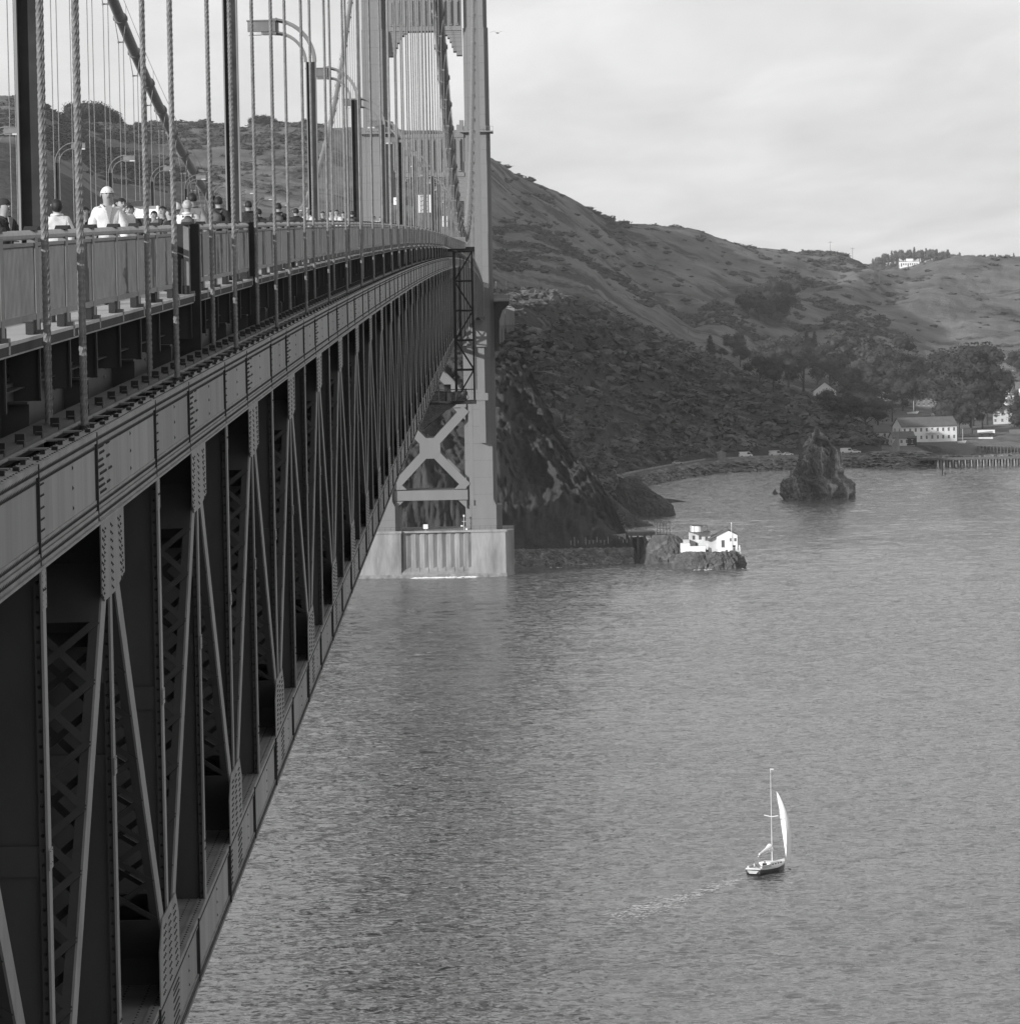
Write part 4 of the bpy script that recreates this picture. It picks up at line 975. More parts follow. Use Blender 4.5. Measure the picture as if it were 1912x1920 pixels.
# draped netting under the truss, between the bottom chords
t = empty('safety_netting', (-9, 560, 0), 0, 'dark debris netting sagging below the deck near the tower', 'netting')
nn, mm2 = 26, 14; NVv = np.zeros((nn, mm2, 3)); yN = 700.0
for i in range(nn):
    for j in range(mm2):
        u = i / (nn - 1); v = j / (mm2 - 1); x = -5.6 - 6.6 * u; z = P(850, 735, yN).z - 6.0 * u ** .9 * v - 1.6 * math.sin(PI * v) * (1 - u * .5)
        NVv[i, j] = (x + 9, yN - 560 + v * 16 + 2 * math.sin(5 * u), z + .12 * math.sin(13 * u + 9 * v))
o = link('net', gridmesh('net', NVv, nn, mm2, M['net'], True), t); sd_ = o.modifiers.new('s', 'SOLIDIFY'); sd_.thickness = .04
m = MB(); m.tube([(NVv[i, -1, 0], NVv[i, -1, 1], NVv[i, -1, 2]) for i in range(nn)], .12, 6); m.tube([(NVv[i, 0, 0], NVv[i, 0, 1], NVv[i, 0, 2]) for i in range(nn)], .1, 6); m.build('edge_rope', M['dark_steel'], t)

# ---- white boards seen through the suspenders
for px0, py0, px1, py1, Y_, lab in ((738, 370, 753, 384, 1235, 'small white traffic sign on the tower portal'), (783, 365, 807, 399, 1150, 'large white sign panel behind the suspender ropes'), (828, 405, 842, 425, 1050, 'small white sign panel close to the near cable')):
    a, b = P(px0, py1, Y_), P(px1, py0, Y_); t = empty('road_sign', ((a.x + b.x) / 2, Y_, a.z), 0, lab, 'sign')
    w_, h_ = (b.x - a.x) / 2, b.z - a.z
    m = MB(); m.box(-w_, w_, -.05, .05, 0, h_); m.build('board', M['white'], t)
    m = MB()
    for r_ in range(4 if h_ > 3 else 1):
        z = h_ * (r_ + .5) / (4 if h_ > 3 else 1)
        m.beam((-w_ * .55, -.06, z), (-w_ * .1, -.06, z + .25), .02, .18); m.beam((w_ * .1, -.06, z + .2), (w_ * .6, -.06, z - .1), .02, .18)
    m.build('marking', M['cloth_mid'], t)
    m = MB()
    zd = ZSW + rise(Y_) - a.z
    for q in (-1, 1): m.box(q * w_ * .8 - .08, q * w_ * .8 + .08, .06, .2, zd, h_ * .8)
    m.build('post', M['steel'], t)
# ------------------------------------------------------------------ rocks in the water
def silhouette_rock(name, prof, depth, mt, label, seed, Yc=None, amp=1.6, nh=70, na=120, cat='rock', parent=None, exps=2.3):
    """prof: (py, left px, right px) from top to waterline; real depth given as a share of the width"""
    pb = prof[-1]; Yc = Yc or PW((pb[1] + pb[2]) / 2, pb[0]).y
    zs = np.array([P((p[1] + p[2]) / 2, p[0], Yc).z for p in prof]); xl = np.array([P(p[1], p[0], Yc).x for p in prof]); xr = np.array([P(p[2], p[0], Yc).x for p in prof])
    zs[-1] = 0; zq = np.concatenate([np.linspace(zs[0], 0, nh - 4), [-.8, -1.8, -3.0, -5]])
    o_ = np.argsort(zs); L = np.interp(zq, zs[o_], xl[o_]); Rr = np.interp(zq, zs[o_], xr[o_])
    ang = np.linspace(0, 2 * PI, na); V = np.zeros((len(zq), na, 3)); cx = (L + Rr) / 2; hw = np.maximum((Rr - L) / 2, .05); W = hw.max()
    for i, z in enumerate(zq):
        ca, sa = np.cos(ang), np.sin(ang); px_, py_ = np.sign(ca) * abs(ca) ** (2 / exps), np.sign(sa) * abs(sa) ** (2 / exps)
        V[i, :, 0] = cx[i] + hw[i] * px_; V[i, :, 1] = Yc + W * depth + (hw[i] * .75 + W * .25 * min(1, hw[i] / W * 2)) * depth * py_; V[i, :, 2] = z
    x, y, z = V[..., 0], V[..., 1], V[..., 2]
    n = fbm((x + z * .35) / (W * .55), y / (W * .6), z / (W * .9), 6, seed, True, .55); n2 = fbm(x / 2.2, y / 2.2, z / 2.8, 4, seed + 9, True)
    nx, ny = x - cx[:, None], (y - Yc - W * depth); l = np.sqrt(nx ** 2 + ny ** 2) + 1e-3; n3 = fbm((x + z * .3) / 1.5, y / 1.5, z / 6, 4, seed + 17, True, .6); k = (n * amp * .8 + n2 * amp * .3 + n3 * amp * .35 - amp * .62) * np.minimum(1, l / (W * .3))
    V[..., 0] += nx / l * k; V[..., 1] += ny / l * k * 1.2; V[1:-4, :, 2] += (n2 * amp * .25)[1:-4]
    V[:, -1] = V[:, 0]
    c = Vector((float(cx[-1]), Yc + W * depth, 0)); V -= np.array(c)
    o = link(name, gridmesh(name, V, len(zq), na, mt, False, True), parent, c)
    b = bmesh.new(); b.from_mesh(o.data); bmesh.ops.remove_doubles(b, verts=b.verts, dist=.001); bmesh.ops.recalc_face_normals(b, faces=b.faces)
    b.to_mesh(o.data); b.free()
    tag(o, label, cat); return o
silhouette_rock('sea_stack', [(804, 1531, 1534), (812, 1525, 1542), (824, 1518, 1553), (838, 1510, 1568), (853, 1503, 1580), (868, 1494, 1583), (895, 1484, 1584), (903, 1470, 1592), (912, 1463, 1601), (929, 1464, 1605), (938, 1468, 1602)], .75, M['rock2'], 'tall pointed sea stack streaked pale on its right face, standing in open water', 5, exps=1.55, amp=2.7, nh=100, na=170)
silhouette_rock('small_rock', [(917, 1452, 1453), (922, 1449, 1456), (927, 1447, 1459)], .8, M['rock'], 'tiny pointed rock beside the left foot of the tall sea stack', 8, amp=.3, nh=20, na=30)
silhouette_rock('headland_rock', [(896, 1178, 1186), (903, 1168, 1198), (912, 1161, 1212), (925, 1155, 1228), (940, 1150, 1250), (955, 1148, 1262), (970, 1146, 1266)], .9, M['rock'], 'dark triangular rock island at the end of the cliff', 15, amp=1.6, nh=80, na=140)
silhouette_rock('low_reef', [(935, 1238, 1246), (938, 1234, 1270), (942, 1230, 1288)], .35, M['rock'], 'low flat dark reef right of the triangular rock', 18, amp=.4, nh=16, na=50)
silhouette_rock('shore_rock', [(936, 1138, 1148), (950, 1136, 1165), (965, 1132, 1182), (978, 1128, 1200), (988, 1125, 1225)], .5, M['rock'], 'low dark rock sloping from the cliff into the water', 22, amp=1.0, nh=50, na=90)
silhouette_rock('point_rock', [(1004, 1228, 1262), (1008, 1222, 1275), (1020, 1214, 1284), (1035, 1208, 1290), (1050, 1200, 1296), (1058, 1196, 1300)], .55, M['rock3'], 'rough grey rock left of the white fog station', 26, amp=1.0, nh=60, na=120)
silhouette_rock('point_rock', [(1008, 1184, 1210), (1020, 1180, 1216), (1040, 1178, 1222), (1052, 1178, 1226)], .5, M['rock'], 'dark shaded rock between the riprap wall and the grey point rock', 29, amp=.6, nh=40, na=70)
silhouette_rock('station_rock', [(1036, 1292, 1372), (1040, 1280, 1384), (1048, 1270, 1393), (1058, 1264, 1398), (1068, 1262, 1397)], .5, M['rock3'], 'low wave washed rock carrying the white fog station', 33, amp=2.0, nh=60, na=170)

# ---- fog signal station
YS = 1272.0
def bx(m, px0, px1, py0, py1, y0, y1):
    a, b = P(px0, py1, y0), P(px1, py0, y0); m.box(a.x - sx0, b.x - sx0, y0 - YS, y1 - YS, a.z, b.z)
sx0 = P(1335, 1030, YS).x
t = empty('fog_signal_station', (sx0, YS, 0), 0, 'bright white fog signal station with gabled house and round tank on the rock', 'lighthouse')
m = MB(); bx(m, 1293, 1331, 998, 1048, 1274.0, 1279.5); m.build('tank_house', M['white2'], t)
m = MB(); a = P(1306, 1000, 1273.0); r = 1.7; zt0 = P(1306, 998, 1273.0).z; zt1 = P(1306, 986, 1273.0).z
m.tube([(a.x - sx0, 1273.6 - YS, zt0 - .1), (a.x - sx0, 1273.6 - YS, zt1)], r, 20); m.build('tank_drum', M['white'], t)
m = MB(); bx(m, 1292, 1332, 997.4, 998.6, 1270.8, 1276.7); bx(m, 1296, 1326, 985, 986, 1271.6, 1275.6)
for x in (1296, 1317, 1325): bx(m, x - .5, x + .5, 986, 998, 1271.2, 1271.35)
m.build('tank_rail', M['cloth_mid'], t)
m = MB(); bx(m, 1276, 1293, 1019, 1036, 1269.8, 1273.0); bx(m, 1290, 1322, 1024, 1044, 1269.2, 1270.9); bx(m, 1327, 1345, 1036, 1050, 1268.6, 1270.0); bx(m, 1343, 1388, 1036, 1044, 1268.8, 1270.6); m.build('retaining_wall', M['white'], t)
m = MB(); m.cur = 0
x0, x1, xa = P(1343, 1020, 1270.0).x - sx0, P(1382, 1020, 1270.0).x - sx0, P(1365, 1020, 1270.0).x - sx0
zb = P(1360, 1042, 1270.0).z; ze = P(1360, 1004, 1270.0).z; za_ = P(1360, 995, 1270.0).z
m.prism([(x0, zb), (x1, zb), (x1, ze), (xa, za_), (x0, ze)], -2, 5.5, 'y'); m.build('house', M['white'], t)
m = MB(); m.prism([(x0 - 2.2, zb), (x0 - .01, zb), (x0 - .01, ze - .4), (x0 - 2.2, ze - 1.0)], -1.2, 5.3, 'y'); m.build('side_wing', M['offwhite'], t)
m = MB()
m.prism([(x0 - 2.6, ze - 1.35), (xa, za_ + .12), (xa, za_ + .32), (x0 - 2.6, ze - 1.1)], -2.3, 5.8, 'y'); m.prism([(xa + .001, za_ + .12), (x1 + .3, ze - .1), (x1 + .3, ze + .1), (xa + .001, za_ + .32)], -1.6, 5.8, 'y'); m.build('roof', M['roof'], t)
m = MB(); m.box(xa - 1.9, xa - 1.05, -2.06, -2.001, ze - 3.2, ze - 1.3); o = m.build('window', M['cloth_mid'], t)
m = MB(); m.box(xa - 2.0, xa - .95, -2.1, -2.062, ze - 3.35, ze - 3.2); m.box(xa - 2.0, xa - .95, -2.1, -2.062, ze - 1.3, ze - 1.2); m.build('window_frame', M['white2'], o)
m = MB(); m.box(xa + 1.2, xa + 1.9, -2.06, -2.001, ze - 4.4, ze - 2.7); m.build('door', M['dark'], t)
for (qx, qz) in ((xa + .7, ze - 1.2), (xa + 1.9, ze - 1.2), (xa - .5, ze - 4.4)): m = MB(); m.box(qx - .3, qx + .3, -2.05, -2.001, qz - .45, qz + .45); m.build('window', M['cloth_mid'], t)
m = MB(); yy = 1274.0 - YS - .05
for (px_, py_) in ((1300, 1008), (1312, 1008), (1324, 1010), (1306, 1022)): q = P(px_, py_, 1274.0); m.box(q.x - sx0 - .35, q.x - sx0 + .35, yy, yy + .049, q.z - .55, q.z + .55)
m.build('tank_house_window', M['cloth_mid'], t)
m = MB(); q0, q1 = P(1334, 1046, 1268.5), P(1344, 1030, 1268.5)
for i in range(9): f = i / 8; m.box(q0.x - sx0 + (q1.x - q0.x) * f - .2, q0.x - sx0 + (q1.x - q0.x) * f + .2, -4.2, -3.2, q0.z + (q1.z - q0.z) * f - .3, q0.z + (q1.z - q0.z) * f)
m.build('steps', M['white2'], t)
m = MB(); bx(m, 1331.5, 1340, 1012, 1030, 1276, 1279); bx(m, 1281, 1292, 1012, 1019, 1272, 1275); m.build('annex', M['offwhite'], t)
m = MB(); m.box(xa + .8, x1 + .9, -3.2, -2.001, zb + 1.1, zb + 1.3)
for x in np.linspace(xa + .9, x1 + .8, 6): m.box(x - .04, x + .04, -3.2, -3.12, zb + 1.3, zb + 2.3)
m.box(xa + .8, x1 + .9, -3.2, -3.14, zb + 2.25, zb + 2.32); m.build('balcony', M['white2'], t)
m = MB(); m.tube([(xa + .9, -2.3, ze - 3), (xa + .9, -2.3, za_ + 1.9)], .06, 6); m.tube([(xa + .9, -2.3, za_ + 1.9), (xa + .9, -2.3, za_ + 2.2)], .14, 8); m.box(xa + .86, xa + .94, -2.1, -2.0, zb, ze); m.build('mast', M['white'], t)
m = MB(); a = P(1386, 1040, 1270.0); m.tube([(a.x - sx0, -2, a.z - .4), (a.x - sx0, -2, a.z + 2.6)], [.28, .18], 8); m.box(a.x - sx0 - .35, a.x - sx0 + .35, -2.3, -1.7, a.z + 1.2, a.z + 1.4); m.build('light_post', M['white'], t)

# ---- concrete footbridge slab and frames at the point
t = empty('fence', (0, 1300, 4), 0, 'curved chain link fence on posts along the foot of the cliff', 'fence')
pts = [P(1060, 1010, 1312), P(1090, 1010, 1311), P(1120, 1006, 1310), P(1145, 1002, 1309), P(1162, 997, 1307), P(1172, 990, 1304)]
mp_, mm_ = MB(), MB(); prev = None
for i in range(50):
    s_ = i / 49 * 5; k = min(4, int(s_)); p = pts[k].lerp(pts[k + 1], s_ - k); zb_ = 4.2; p = Vector((p.x, p.y - 1300, 0)); h = 2.6 + i * .03
    mp_.tube([(p.x, p.y, 0), (p.x, p.y, h)], .09, 5)
    if prev is not None:
        for q in np.linspace(.15, 1, 11): mm_.beam((prev.x, prev.y, q * h), (p.x, p.y, q * h), .06, .06)
        for q in np.linspace(0, 1, 5)[1:-1]: v = prev.lerp(p, q); mm_.beam((v.x, v.y, .1), (v.x, v.y, h), .03, .03)
    prev = p
mp_.build('post', M['white2'], t); mm_.build('wire_mesh', M['woodlight'], t)
t = empty('fence', (0, 1301, 4), 0, 'straight low fence with pale posts above the riprap wall', 'fence')
m = MB(); m2 = MB()
for px in range(1070, 1180, 7): x = P(px, 1025, 1302).x; m.tube([(x, 1, 0), (x, 1, 2.5 if px % 3 else 3.4)], .06, 5)
for z in (1.2, 2.4): m2.beam((P(1070, 1025, 1302).x, 1, z), (P(1178, 1025, 1302).x, 1, z), .04, .04)
m.build('post', M['white2'], t); m2.build('rail', M['rope'], t)
t = empty('shore_platform', (P(1222, 990, 1300).x, 1304, 0), 0, 'flat topped concrete landing with open pipe frames beside the point rock', 'landing')
ox = P(1222, 990, 1300).x
m = MB(); a, b = P(1176, 990, 1304), P(1228, 1000, 1304); m.box(a.x - ox, b.x - ox, 0, 8, a.z - 2.2, a.z - 1.2); m.build('slab', M['tower_seam'], t)
m = MB(); [m.box(x - ox - .3, x - ox + .3, 1, 1.6, -1, a.z - 2.21) for x in np.linspace(a.x + 1, b.x - 1, 4)]; m.build('support', M['tower_seam'], t)
m = MB()
a, b = P(1232, 1003, 1302), P(1255, 978, 1302)
for x in np.linspace(a.x, b.x, 5): m.tube([(x - ox, -2, a.z - 1), (x - ox, -2, b.z)], .09, 6)
for z in (a.z, b.z, (a.z + b.z) / 2): m.tube([(a.x - ox, -2, z), (b.x - ox, -2, z)], .07, 6)
for x in np.linspace(P(1200, 0, 1302).x, a.x + 6, 8): m.tube([(x - ox, -2.6, a.z - 2.5), (x - ox, -2.6, a.z + .6)], .05, 5)
m.tube([(P(1200, 0, 1302).x - ox, -2.6, a.z + .5), (b.x + 8 - ox, -2.6, a.z + .5)], .05, 5); m.build('pipe_frame', M['rope'], t)
m = MB(); a, b = P(962, 1035, 1301), P(1180, 1032, 1301); m.box(a.x, b.x, 1300.4, 1303, -3, 4.3); tag(m.build('sea_wall', M['tower_seam']), 'low concrete sea wall along the cliff foot behind the riprap', 'wall')
def boulder(r, seed, n=2):
    b = bmesh.new(); bmesh.ops.create_icosphere(b, subdivisions=n, radius=1); g = np.random.default_rng(seed)
    k = g.normal(size=(5, 3)); k /= np.linalg.norm(k, axis=1)[:, None]; d = .55 + .3 * g.random(5)
    for v in b.verts:
        p = v.co
        for q, dd in zip(k, d):
            s_ = p.x * q[0] + p.y * q[1] + p.z * q[2]
            if s_ > dd: p = p - Vector(q) * (s_ - dd)
        v.co = Vector((p.x * 1.2, p.y, p.z * .8)) * r
    V_ = [tuple(v.co) for v in b.verts]; F_ = [tuple(v.index for v in f.verts) for f in b.faces]; b.free(); return np.array(V_), F_
BL = [boulder(1, s, 1) for s in range(8)]
def scatter(name, spots, mt, lib, label=None, kind='stuff', cat=None, smooth=False):
    vs_, fs, n = [], [], 0
    for (x, y, z, r, az) in spots:
        V_, F_ = lib[int(rng.integers(len(lib)))]; c, s_ = math.cos(az), math.sin(az); rr_ = np.array(r) if np.ndim(r) else np.array([r, r, r])
        W_ = V_ * rr_; W_ = np.stack([W_[:, 0] * c - W_[:, 1] * s_ + x, W_[:, 0] * s_ + W_[:, 1] * c + y, W_[:, 2] + z], 1)
        vs_.append(W_); fs.append(np.array(F_) + n); n += len(V_)
    V_ = np.concatenate(vs_); F_ = np.concatenate(fs); me = bpy.data.meshes.new(name); me.vertices.add(len(V_)); me.vertices.foreach_set('co', V_.ravel())
    k = F_.shape[1]; me.loops.add(F_.size); me.loops.foreach_set('vertex_index', F_.ravel().astype(np.int32)); me.polygons.add(len(F_)); me.polygons.foreach_set('loop_start', np.arange(0, F_.size, k, dtype=np.int32)); me.polygons.foreach_set('loop_total', np.full(len(F_), k, dtype=np.int32))
    me.polygons.foreach_set('use_smooth', np.full(len(F_), smooth)); me.materials.append(mt); me.update(calc_edges=True); me.validate()
    return tag(link(name, me), label, cat, None, kind)
sp = []
xa_, xb_ = P(958, 1050, 1297).x, P(1185, 1050, 1297).x
for i in range(1500):
    u = rng.random(); z = rng.random() ** .8 * 4.6 - .6; sp.append((xa_ + (xb_ - xa_) * u, 1300.6 - (4.2 - z) * 1.15 + rng.normal() * .2, z, .45 + rng.random() * .55, rng.random() * 6))
scatter('riprap', sp, M['riprap'], BL, 'dark heaped riprap boulders below the sea wall')
# rock armour and ledges along the bay shore, from the headland to the wharf
def shoreY(px): return float(np.interp(px, [1150, 1180, 1230, 1290, 1330, 1430, 1530, 1600, 1660, 1730], [1725, 1760, 1800, 1850, 1880, 1898, 1905, 1915, 1895, 1893]))
sp = []
for i in range(5200):
    px = 1165 + 570 * rng.random(); Y0 = shoreY(px); z = rng.random() ** 1.1 * 4.4 - .4; big = 1.0 if px < 1290 else 1.7
    if px > 1640: z *= 1.45
    Y = Y0 + z * 2.6 + rng.random() * 6 + (4 if px > 1640 else 0); sp.append(((px - 938) / FPX * Y - .0185 * 80, Y, z - .1, (big * (1.4 + rng.random() * 1.8), big * (1 + rng.random()), .5 + rng.random() * .9), rng.random() * 6))
scatter('shore_rocks', sp, M['shore_rock'], BL, 'pale rock armour along the bay shore')
# shore road on its embankment
m = MB(); n = 0
rpts = [(1110, 12), (1150, 20), (1200, 22), (1260, 24), (1330, 22), (1430, 22), (1530, 22), (1600, 22), (1655, 24), (1690, 30)]
for i, (px, dy) in enumerate(rpts):
    Y = shoreY(px) + dy; x = (px - 938) / FPX * Y - 1.4; z = 4.9
    for (a_, zz_) in ((-4.6, -1), (-4, z), (4, z), (4.6, -1)): m.v.append((x + (a_ * .35), Y + a_, zz_))
    if i:
        b = 4 * (i - 1)
        for k in range(3): m.f.append((b + k, b + k + 1, b + 5 + k, b + 4 + k)); m.mi.append(0)
tag(m.build('shore_road', M['tower_seam']), None, None, None, 'structure')
m = MB()
for i in range(len(rpts) - 1):
    for s_ in (0, .5):
        pa = rpts[i][0] + (rpts[i + 1][0] - rpts[i][0]) * s_; pb = pa + (rpts[i + 1][0] - rpts[i][0]) * .5
        A = [(px, shoreY(px) + np.interp(px, [r[0] for r in rpts], [r[1] for r in rpts]) - 4.2) for px in (pa, pb)]
        a, b = [((px - 938) / FPX * Y - 2.9, Y, 5.0) for px, Y in A]; m.beam(a, b, .3, .9)
tag(m.build('road_wall', M['concrete']), 'long low pale wall along the shore road', 'wall')
m = MB(); a = P(1345, 868, 1895); m.box(a.x, a.x + 3.4, 1895, 1900, 2, 7.5); m.prism([(a.x - .4, 7.5), (a.x + 3.8, 7.5), (a.x + 1.7, 8.6)], 1894.8, 1900.2, 'y'); tag(m.build('shore_hut', M['concrete']), 'small square concrete hut at the edge of the shore road', 'hut')

# ------------------------------------------------------------------ vehicles
def car_mesh(kind='car'):
    L, W_, H = {'car': (4.4, 1.75, 1.4), 'van': (5.6, 2.0, 2.3), 'truck': (7.5, 2.35, 3.0)}[kind]
    if kind == 'car': prof = [(-2.2, .35), (-2.2, .85), (-1.9, .95), (-1.35, 1.38), (.35, 1.4), (1.05, .95), (2.05, .82), (2.2, .6), (2.2, .35)]
    elif kind == 'van': prof = [(-2.8, .4), (-2.8, 2.25), (1.5, 2.3), (2.25, 1.25), (2.75, 1.05), (2.8, .4)]
    else: prof = [(-3.7, .6), (-3.7, 2.95), (2.1, 3.0), (2.15, 2.4), (2.9, 2.3), (3.35, 1.4), (3.75, 1.25), (3.75, .45)]
    P_ = {}
    m = MB(); m.prism(prof, -W_ / 2, W_ / 2, 'y'); P_['body'] = m.recalc(m.mesh('body', M['white']))
    m = MB()
    if kind == 'car':
        for s_ in (-1, 1): m.prism([(-1.3, .95), (-1.05, 1.3), (.3, 1.32), (.85, .97)], s_ * W_ / 2, s_ * (W_ / 2 + .01), 'y')
        m.beam((.43, 0, 1.36), (1.02, 0, 1.0), W_ * .86, .02, (0, 0, 1)); m.beam((-1.42, 0, 1.34), (-1.86, 0, 1.0), W_ * .86, .02)
    elif kind == 'van':
        for s_ in (-1, 1): m.prism([(.5, 1.3), (.5, 2.05), (1.5, 2.05), (2.0, 1.3)], s_ * W_ / 2, s_ * (W_ / 2 + .01), 'y')
        m.beam((1.6, 0, 2.2), (2.2, 0, 1.35), W_ * .88, .02); m.box(-2.82, -2.801, -.7, .7, 1.3, 2.0)
    else:
        m.beam((2.95, 0, 2.24), (3.33, 0, 1.5), W_ * .88, .02); m.box(-3.72, -3.701, -.95, .95, 1.7, 2.2); m.box(2.0, 2.6, -.5, .5, 3.001, 3.3)
        for s_ in (-1, 1): m.prism([(2.3, 1.5), (2.3, 2.2), (2.85, 2.2), (3.2, 1.5)], s_ * W_ / 2, s_ * (W_ / 2 + .01), 'y')
    P_['window'] = m.recalc(m.mesh('window', M['glass']))
    r = .33 if kind == 'car' else .4; m = MB(); m.tube([(0, -.11, 0), (0, .11, 0)], r, 12); P_['wheel'] = m.mesh('wheel', M['black'])
    m = MB(); m.box(-.03, .02, -.16, .16, -.07, .07); P_['headlight'] = m.mesh('headlight', M['lens']); return P_, (L, W_, H, r)
CM = {k: car_mesh(k) for k in ('car', 'van', 'truck')}
BODY = {}
def vehicle(kind, loc, rz, mt, label, name='parked_car', group=None, cat=None):
    P_, (L, W_, H, r) = CM[kind]; t = empty(name, loc, rz, label, cat or ('car' if kind == 'car' else kind), group)
    key = (kind, mt)
    if key not in BODY: me = P_['body'].copy(); me.materials.clear(); me.materials.append(M[mt]); BODY[key] = me
    link('body', BODY[key], t); link('window', P_['window'], t)
    for sx in (-.31, .31):
        for sy in (-1, 1): link('wheel', P_['wheel'], t, (sx * L, sy * (W_ / 2 - .08), r))
    for sy in (-1, 1): link('headlight', P_['headlight'], t, (L / 2, sy * W_ * .36, .68 if kind != 'truck' else .95))
    return t
def zroad(Y): return ZSW - .25 + rise(Y)
vehicle('truck', (P(267, 400, 292).x, 292, zroad(292)), -PI / 2, 'white', 'white box truck on the roadway behind the pedestrians', 'truck')
vehicle('car', (P(40, 420, 150).x, 150, zroad(150)), -PI / 2, 'cloth_grey', 'grey car roof just above the railing at the far left', 'car')
vehicle('car', (XM + 2, 240, zroad(240)), PI / 2, 'cloth_dark', 'dark car on the roadway behind the railing', 'car')
vehicle('van', (XM - 5, 520, zroad(520)), -PI / 2, 'white', 'white van far along the roadway toward the tower', 'van')
vehicle('car', (XM + 5, 600, zroad(600)), PI / 2, 'cloth_pale', 'pale car far along the roadway near the crest', 'car')
for px, kd, mt, lab in ((1398, 'van', 'white', 'long white van parked on the shore road left of the others'), (1454, 'van', 'white2', 'white van on the shore road left of the sea stack'), (1477, 'car', 'white', 'small white car on the shore road just left of the sea stack'), (1588, 'van', 'white', 'white van on the shore road just right of the sea stack'), (1604, 'car', 'white', 'white car on the shore road, rightmost of the row'), (1270, 'car', 'cloth_pale', 'pale car alone on the left part of the shore road')):
    Y = shoreY(px) + 22; vehicle(kd, ((px - 938) / FPX * Y - 1.4, Y, 4.95), .12 if px < 1500 else -.1, mt, lab)
# viewpoint car park on the plateau
cols_ = ['white', 'cloth_dark', 'white2', 'cloth_grey', 'white', 'cloth_pale', 'cloth_mid']
for i in range(34):
    px = 936 + i * 5.0 + rng.random() * 2; Y = float(np.interp(px, [925, 975, 1010, 1060, 1110], [1760, 1800, 1860, 1950, 2050])) + 12 + 14 * rng.random()
    z = ground(px, Y); kd = 'van' if i in (8, 9, 20) else 'car'
    vehicle(kd, ((px - 938) / FPX * Y, Y, z), rng.random() * .5 + (0 if i % 3 else 1.4), cols_[int(rng.integers(7))], 'tiny parked vehicle in the row on the clifftop car park beyond the tower', 'parked_car', 'vehicles in the clifftop car park')
m = MB()
for a_, b_ in ((940, 975), (975, 1010), (1010, 1050), (1050, 1092)):
    A = []
    for px in (a_, b_): Y = float(np.interp(px, [925, 975, 1010, 1060, 1110], [1760, 1800, 1860, 1950, 2050])) - 3; A.append(((px - 938) / FPX * Y, Y, ground(px, Y) + .4))
    m.beam(A[0], A[1], .5, 1.0)
tag(m.build('viewpoint_wall', M['concrete']), 'low pale parapet along the edge of the clifftop car park', 'wall')

# ------------------------------------------------------------------ houses
def house(loc, rz, L, W_, H, rh, label, wall='white2', roof='roof', rows=1, nwin=4, gwin=2, name='house', porch=False, chimney=False, door=None):
    """ridge along local x; long front faces -y"""
    t = empty(name, loc, rz, label, 'house'); e = .5
    m = MB(); m.prism([(-W_ / 2, -3), (W_ / 2, -3), (W_ / 2, H), (0, H + rh), (-W_ / 2, H)], -L / 2, L / 2, 'x'); m.build('wall', M[wall], t)
    m = MB(); th = .25; k = rh / (W_ / 2)
    for s_ in (-1, 1): m.prism([(0, H + rh + .02), (0, H + rh + .02 + th), (s_ * (W_ / 2 + e), H - e * k + th + .02), (s_ * (W_ / 2 + e), H - e * k + .02)], -L / 2 - .4, L / 2 + .4, 'x')
    ro = m.build('roof', M[roof], t)
    if chimney: m = MB(); m.box(L * .2, L * .2 + .8, -.4, .4, H + rh - .6, H + rh + 1.6); m.build('chimney', M['cloth_grey'], ro)
    wm = MB(); wm.box(-.42, .42, -.05, .0, -.75, .75); wme = wm.mesh('window', M['glass']); fm_ = MB(); fm_.box(-.52, .52, -.09, -.02, -.9, -.76); fm_.box(-.52, .52, -.08, -.02, .76, .88); fm_.box(-.03, .03, -.07, -.051, -.75, .75); fme = fm_.mesh('window_frame', M['white'])
    for r_ in range(rows):
        z = H * (r_ + .5) / rows
        for i in range(nwin):
            o = link('window', wme, t, (-L / 2 + L * (i + .5) / nwin, -W_ / 2 - .002, z)); link('window_frame', fme, o)
        for i in range(gwin):
            o = link('window', wme, t, (-L / 2 - .002, -W_ / 2 + W_ * (i + .5) / gwin, z), (0, 0, -PI / 2)); link('window_frame', fme, o)
    if porch:
        m = MB(); m.box(-L / 2, L / 2, -W_ / 2 - 2.2, -W_ / 2 - .01, H - .3, H - .05); m.box(-L / 2, L / 2, -W_ / 2 - 2.2, -W_ / 2 - .01, -2, .1)
        for x in np.linspace(-L / 2 + .2, L / 2 - .2, 6): m.box(x - .12, x + .12, -W_ / 2 - 2.15, -W_ / 2 - 1.95, .1, H - .3)
        m.box(-L / 2, L / 2, -W_ / 2 - 2.1, -W_ / 2 - 2.02, .9, 1.0); m.build('porch', M['white'], t)
    if door: x, w_, h_, mt = door; m = MB(); m.box(x - w_ / 2, x + w_ / 2, -W_ / 2 - .06, -W_ / 2 - .001, -.2, h_); m.build('door', M[mt], t)
    return t
def at(px, py, Y):
    h_ = on_hill(px, py, 2000, 3200, 3.0) if Y > 2100 else None
    if h_ is not None: return (h_.x, h_.y + 4, h_.z + .3)
    p = P(px, py, Y); return (p.x, Y, p.z)
bh = house(at(1733, 826, 2052), R(17), 26, 11, 6.6, 3.6, 'large two storey white building with long grey roof behind the wharf', 'white', rows=2, nwin=10, gwin=2, name='barracks_building')
m = MB(); m.box(-1.6, 3.0, -7.2, -5.51, 3.3, 3.5); m.prism([(-1.8, 3.5), (3.2, 3.5), (.7, 5.0)], -7.4, -5.51, 'y')
for x in (-1.4, 0, 1.4, 2.8): m.box(x - .12, x + .12, -7.1, -6.9, -.5, 3.3)
m.build('portico', M['white'], bh)
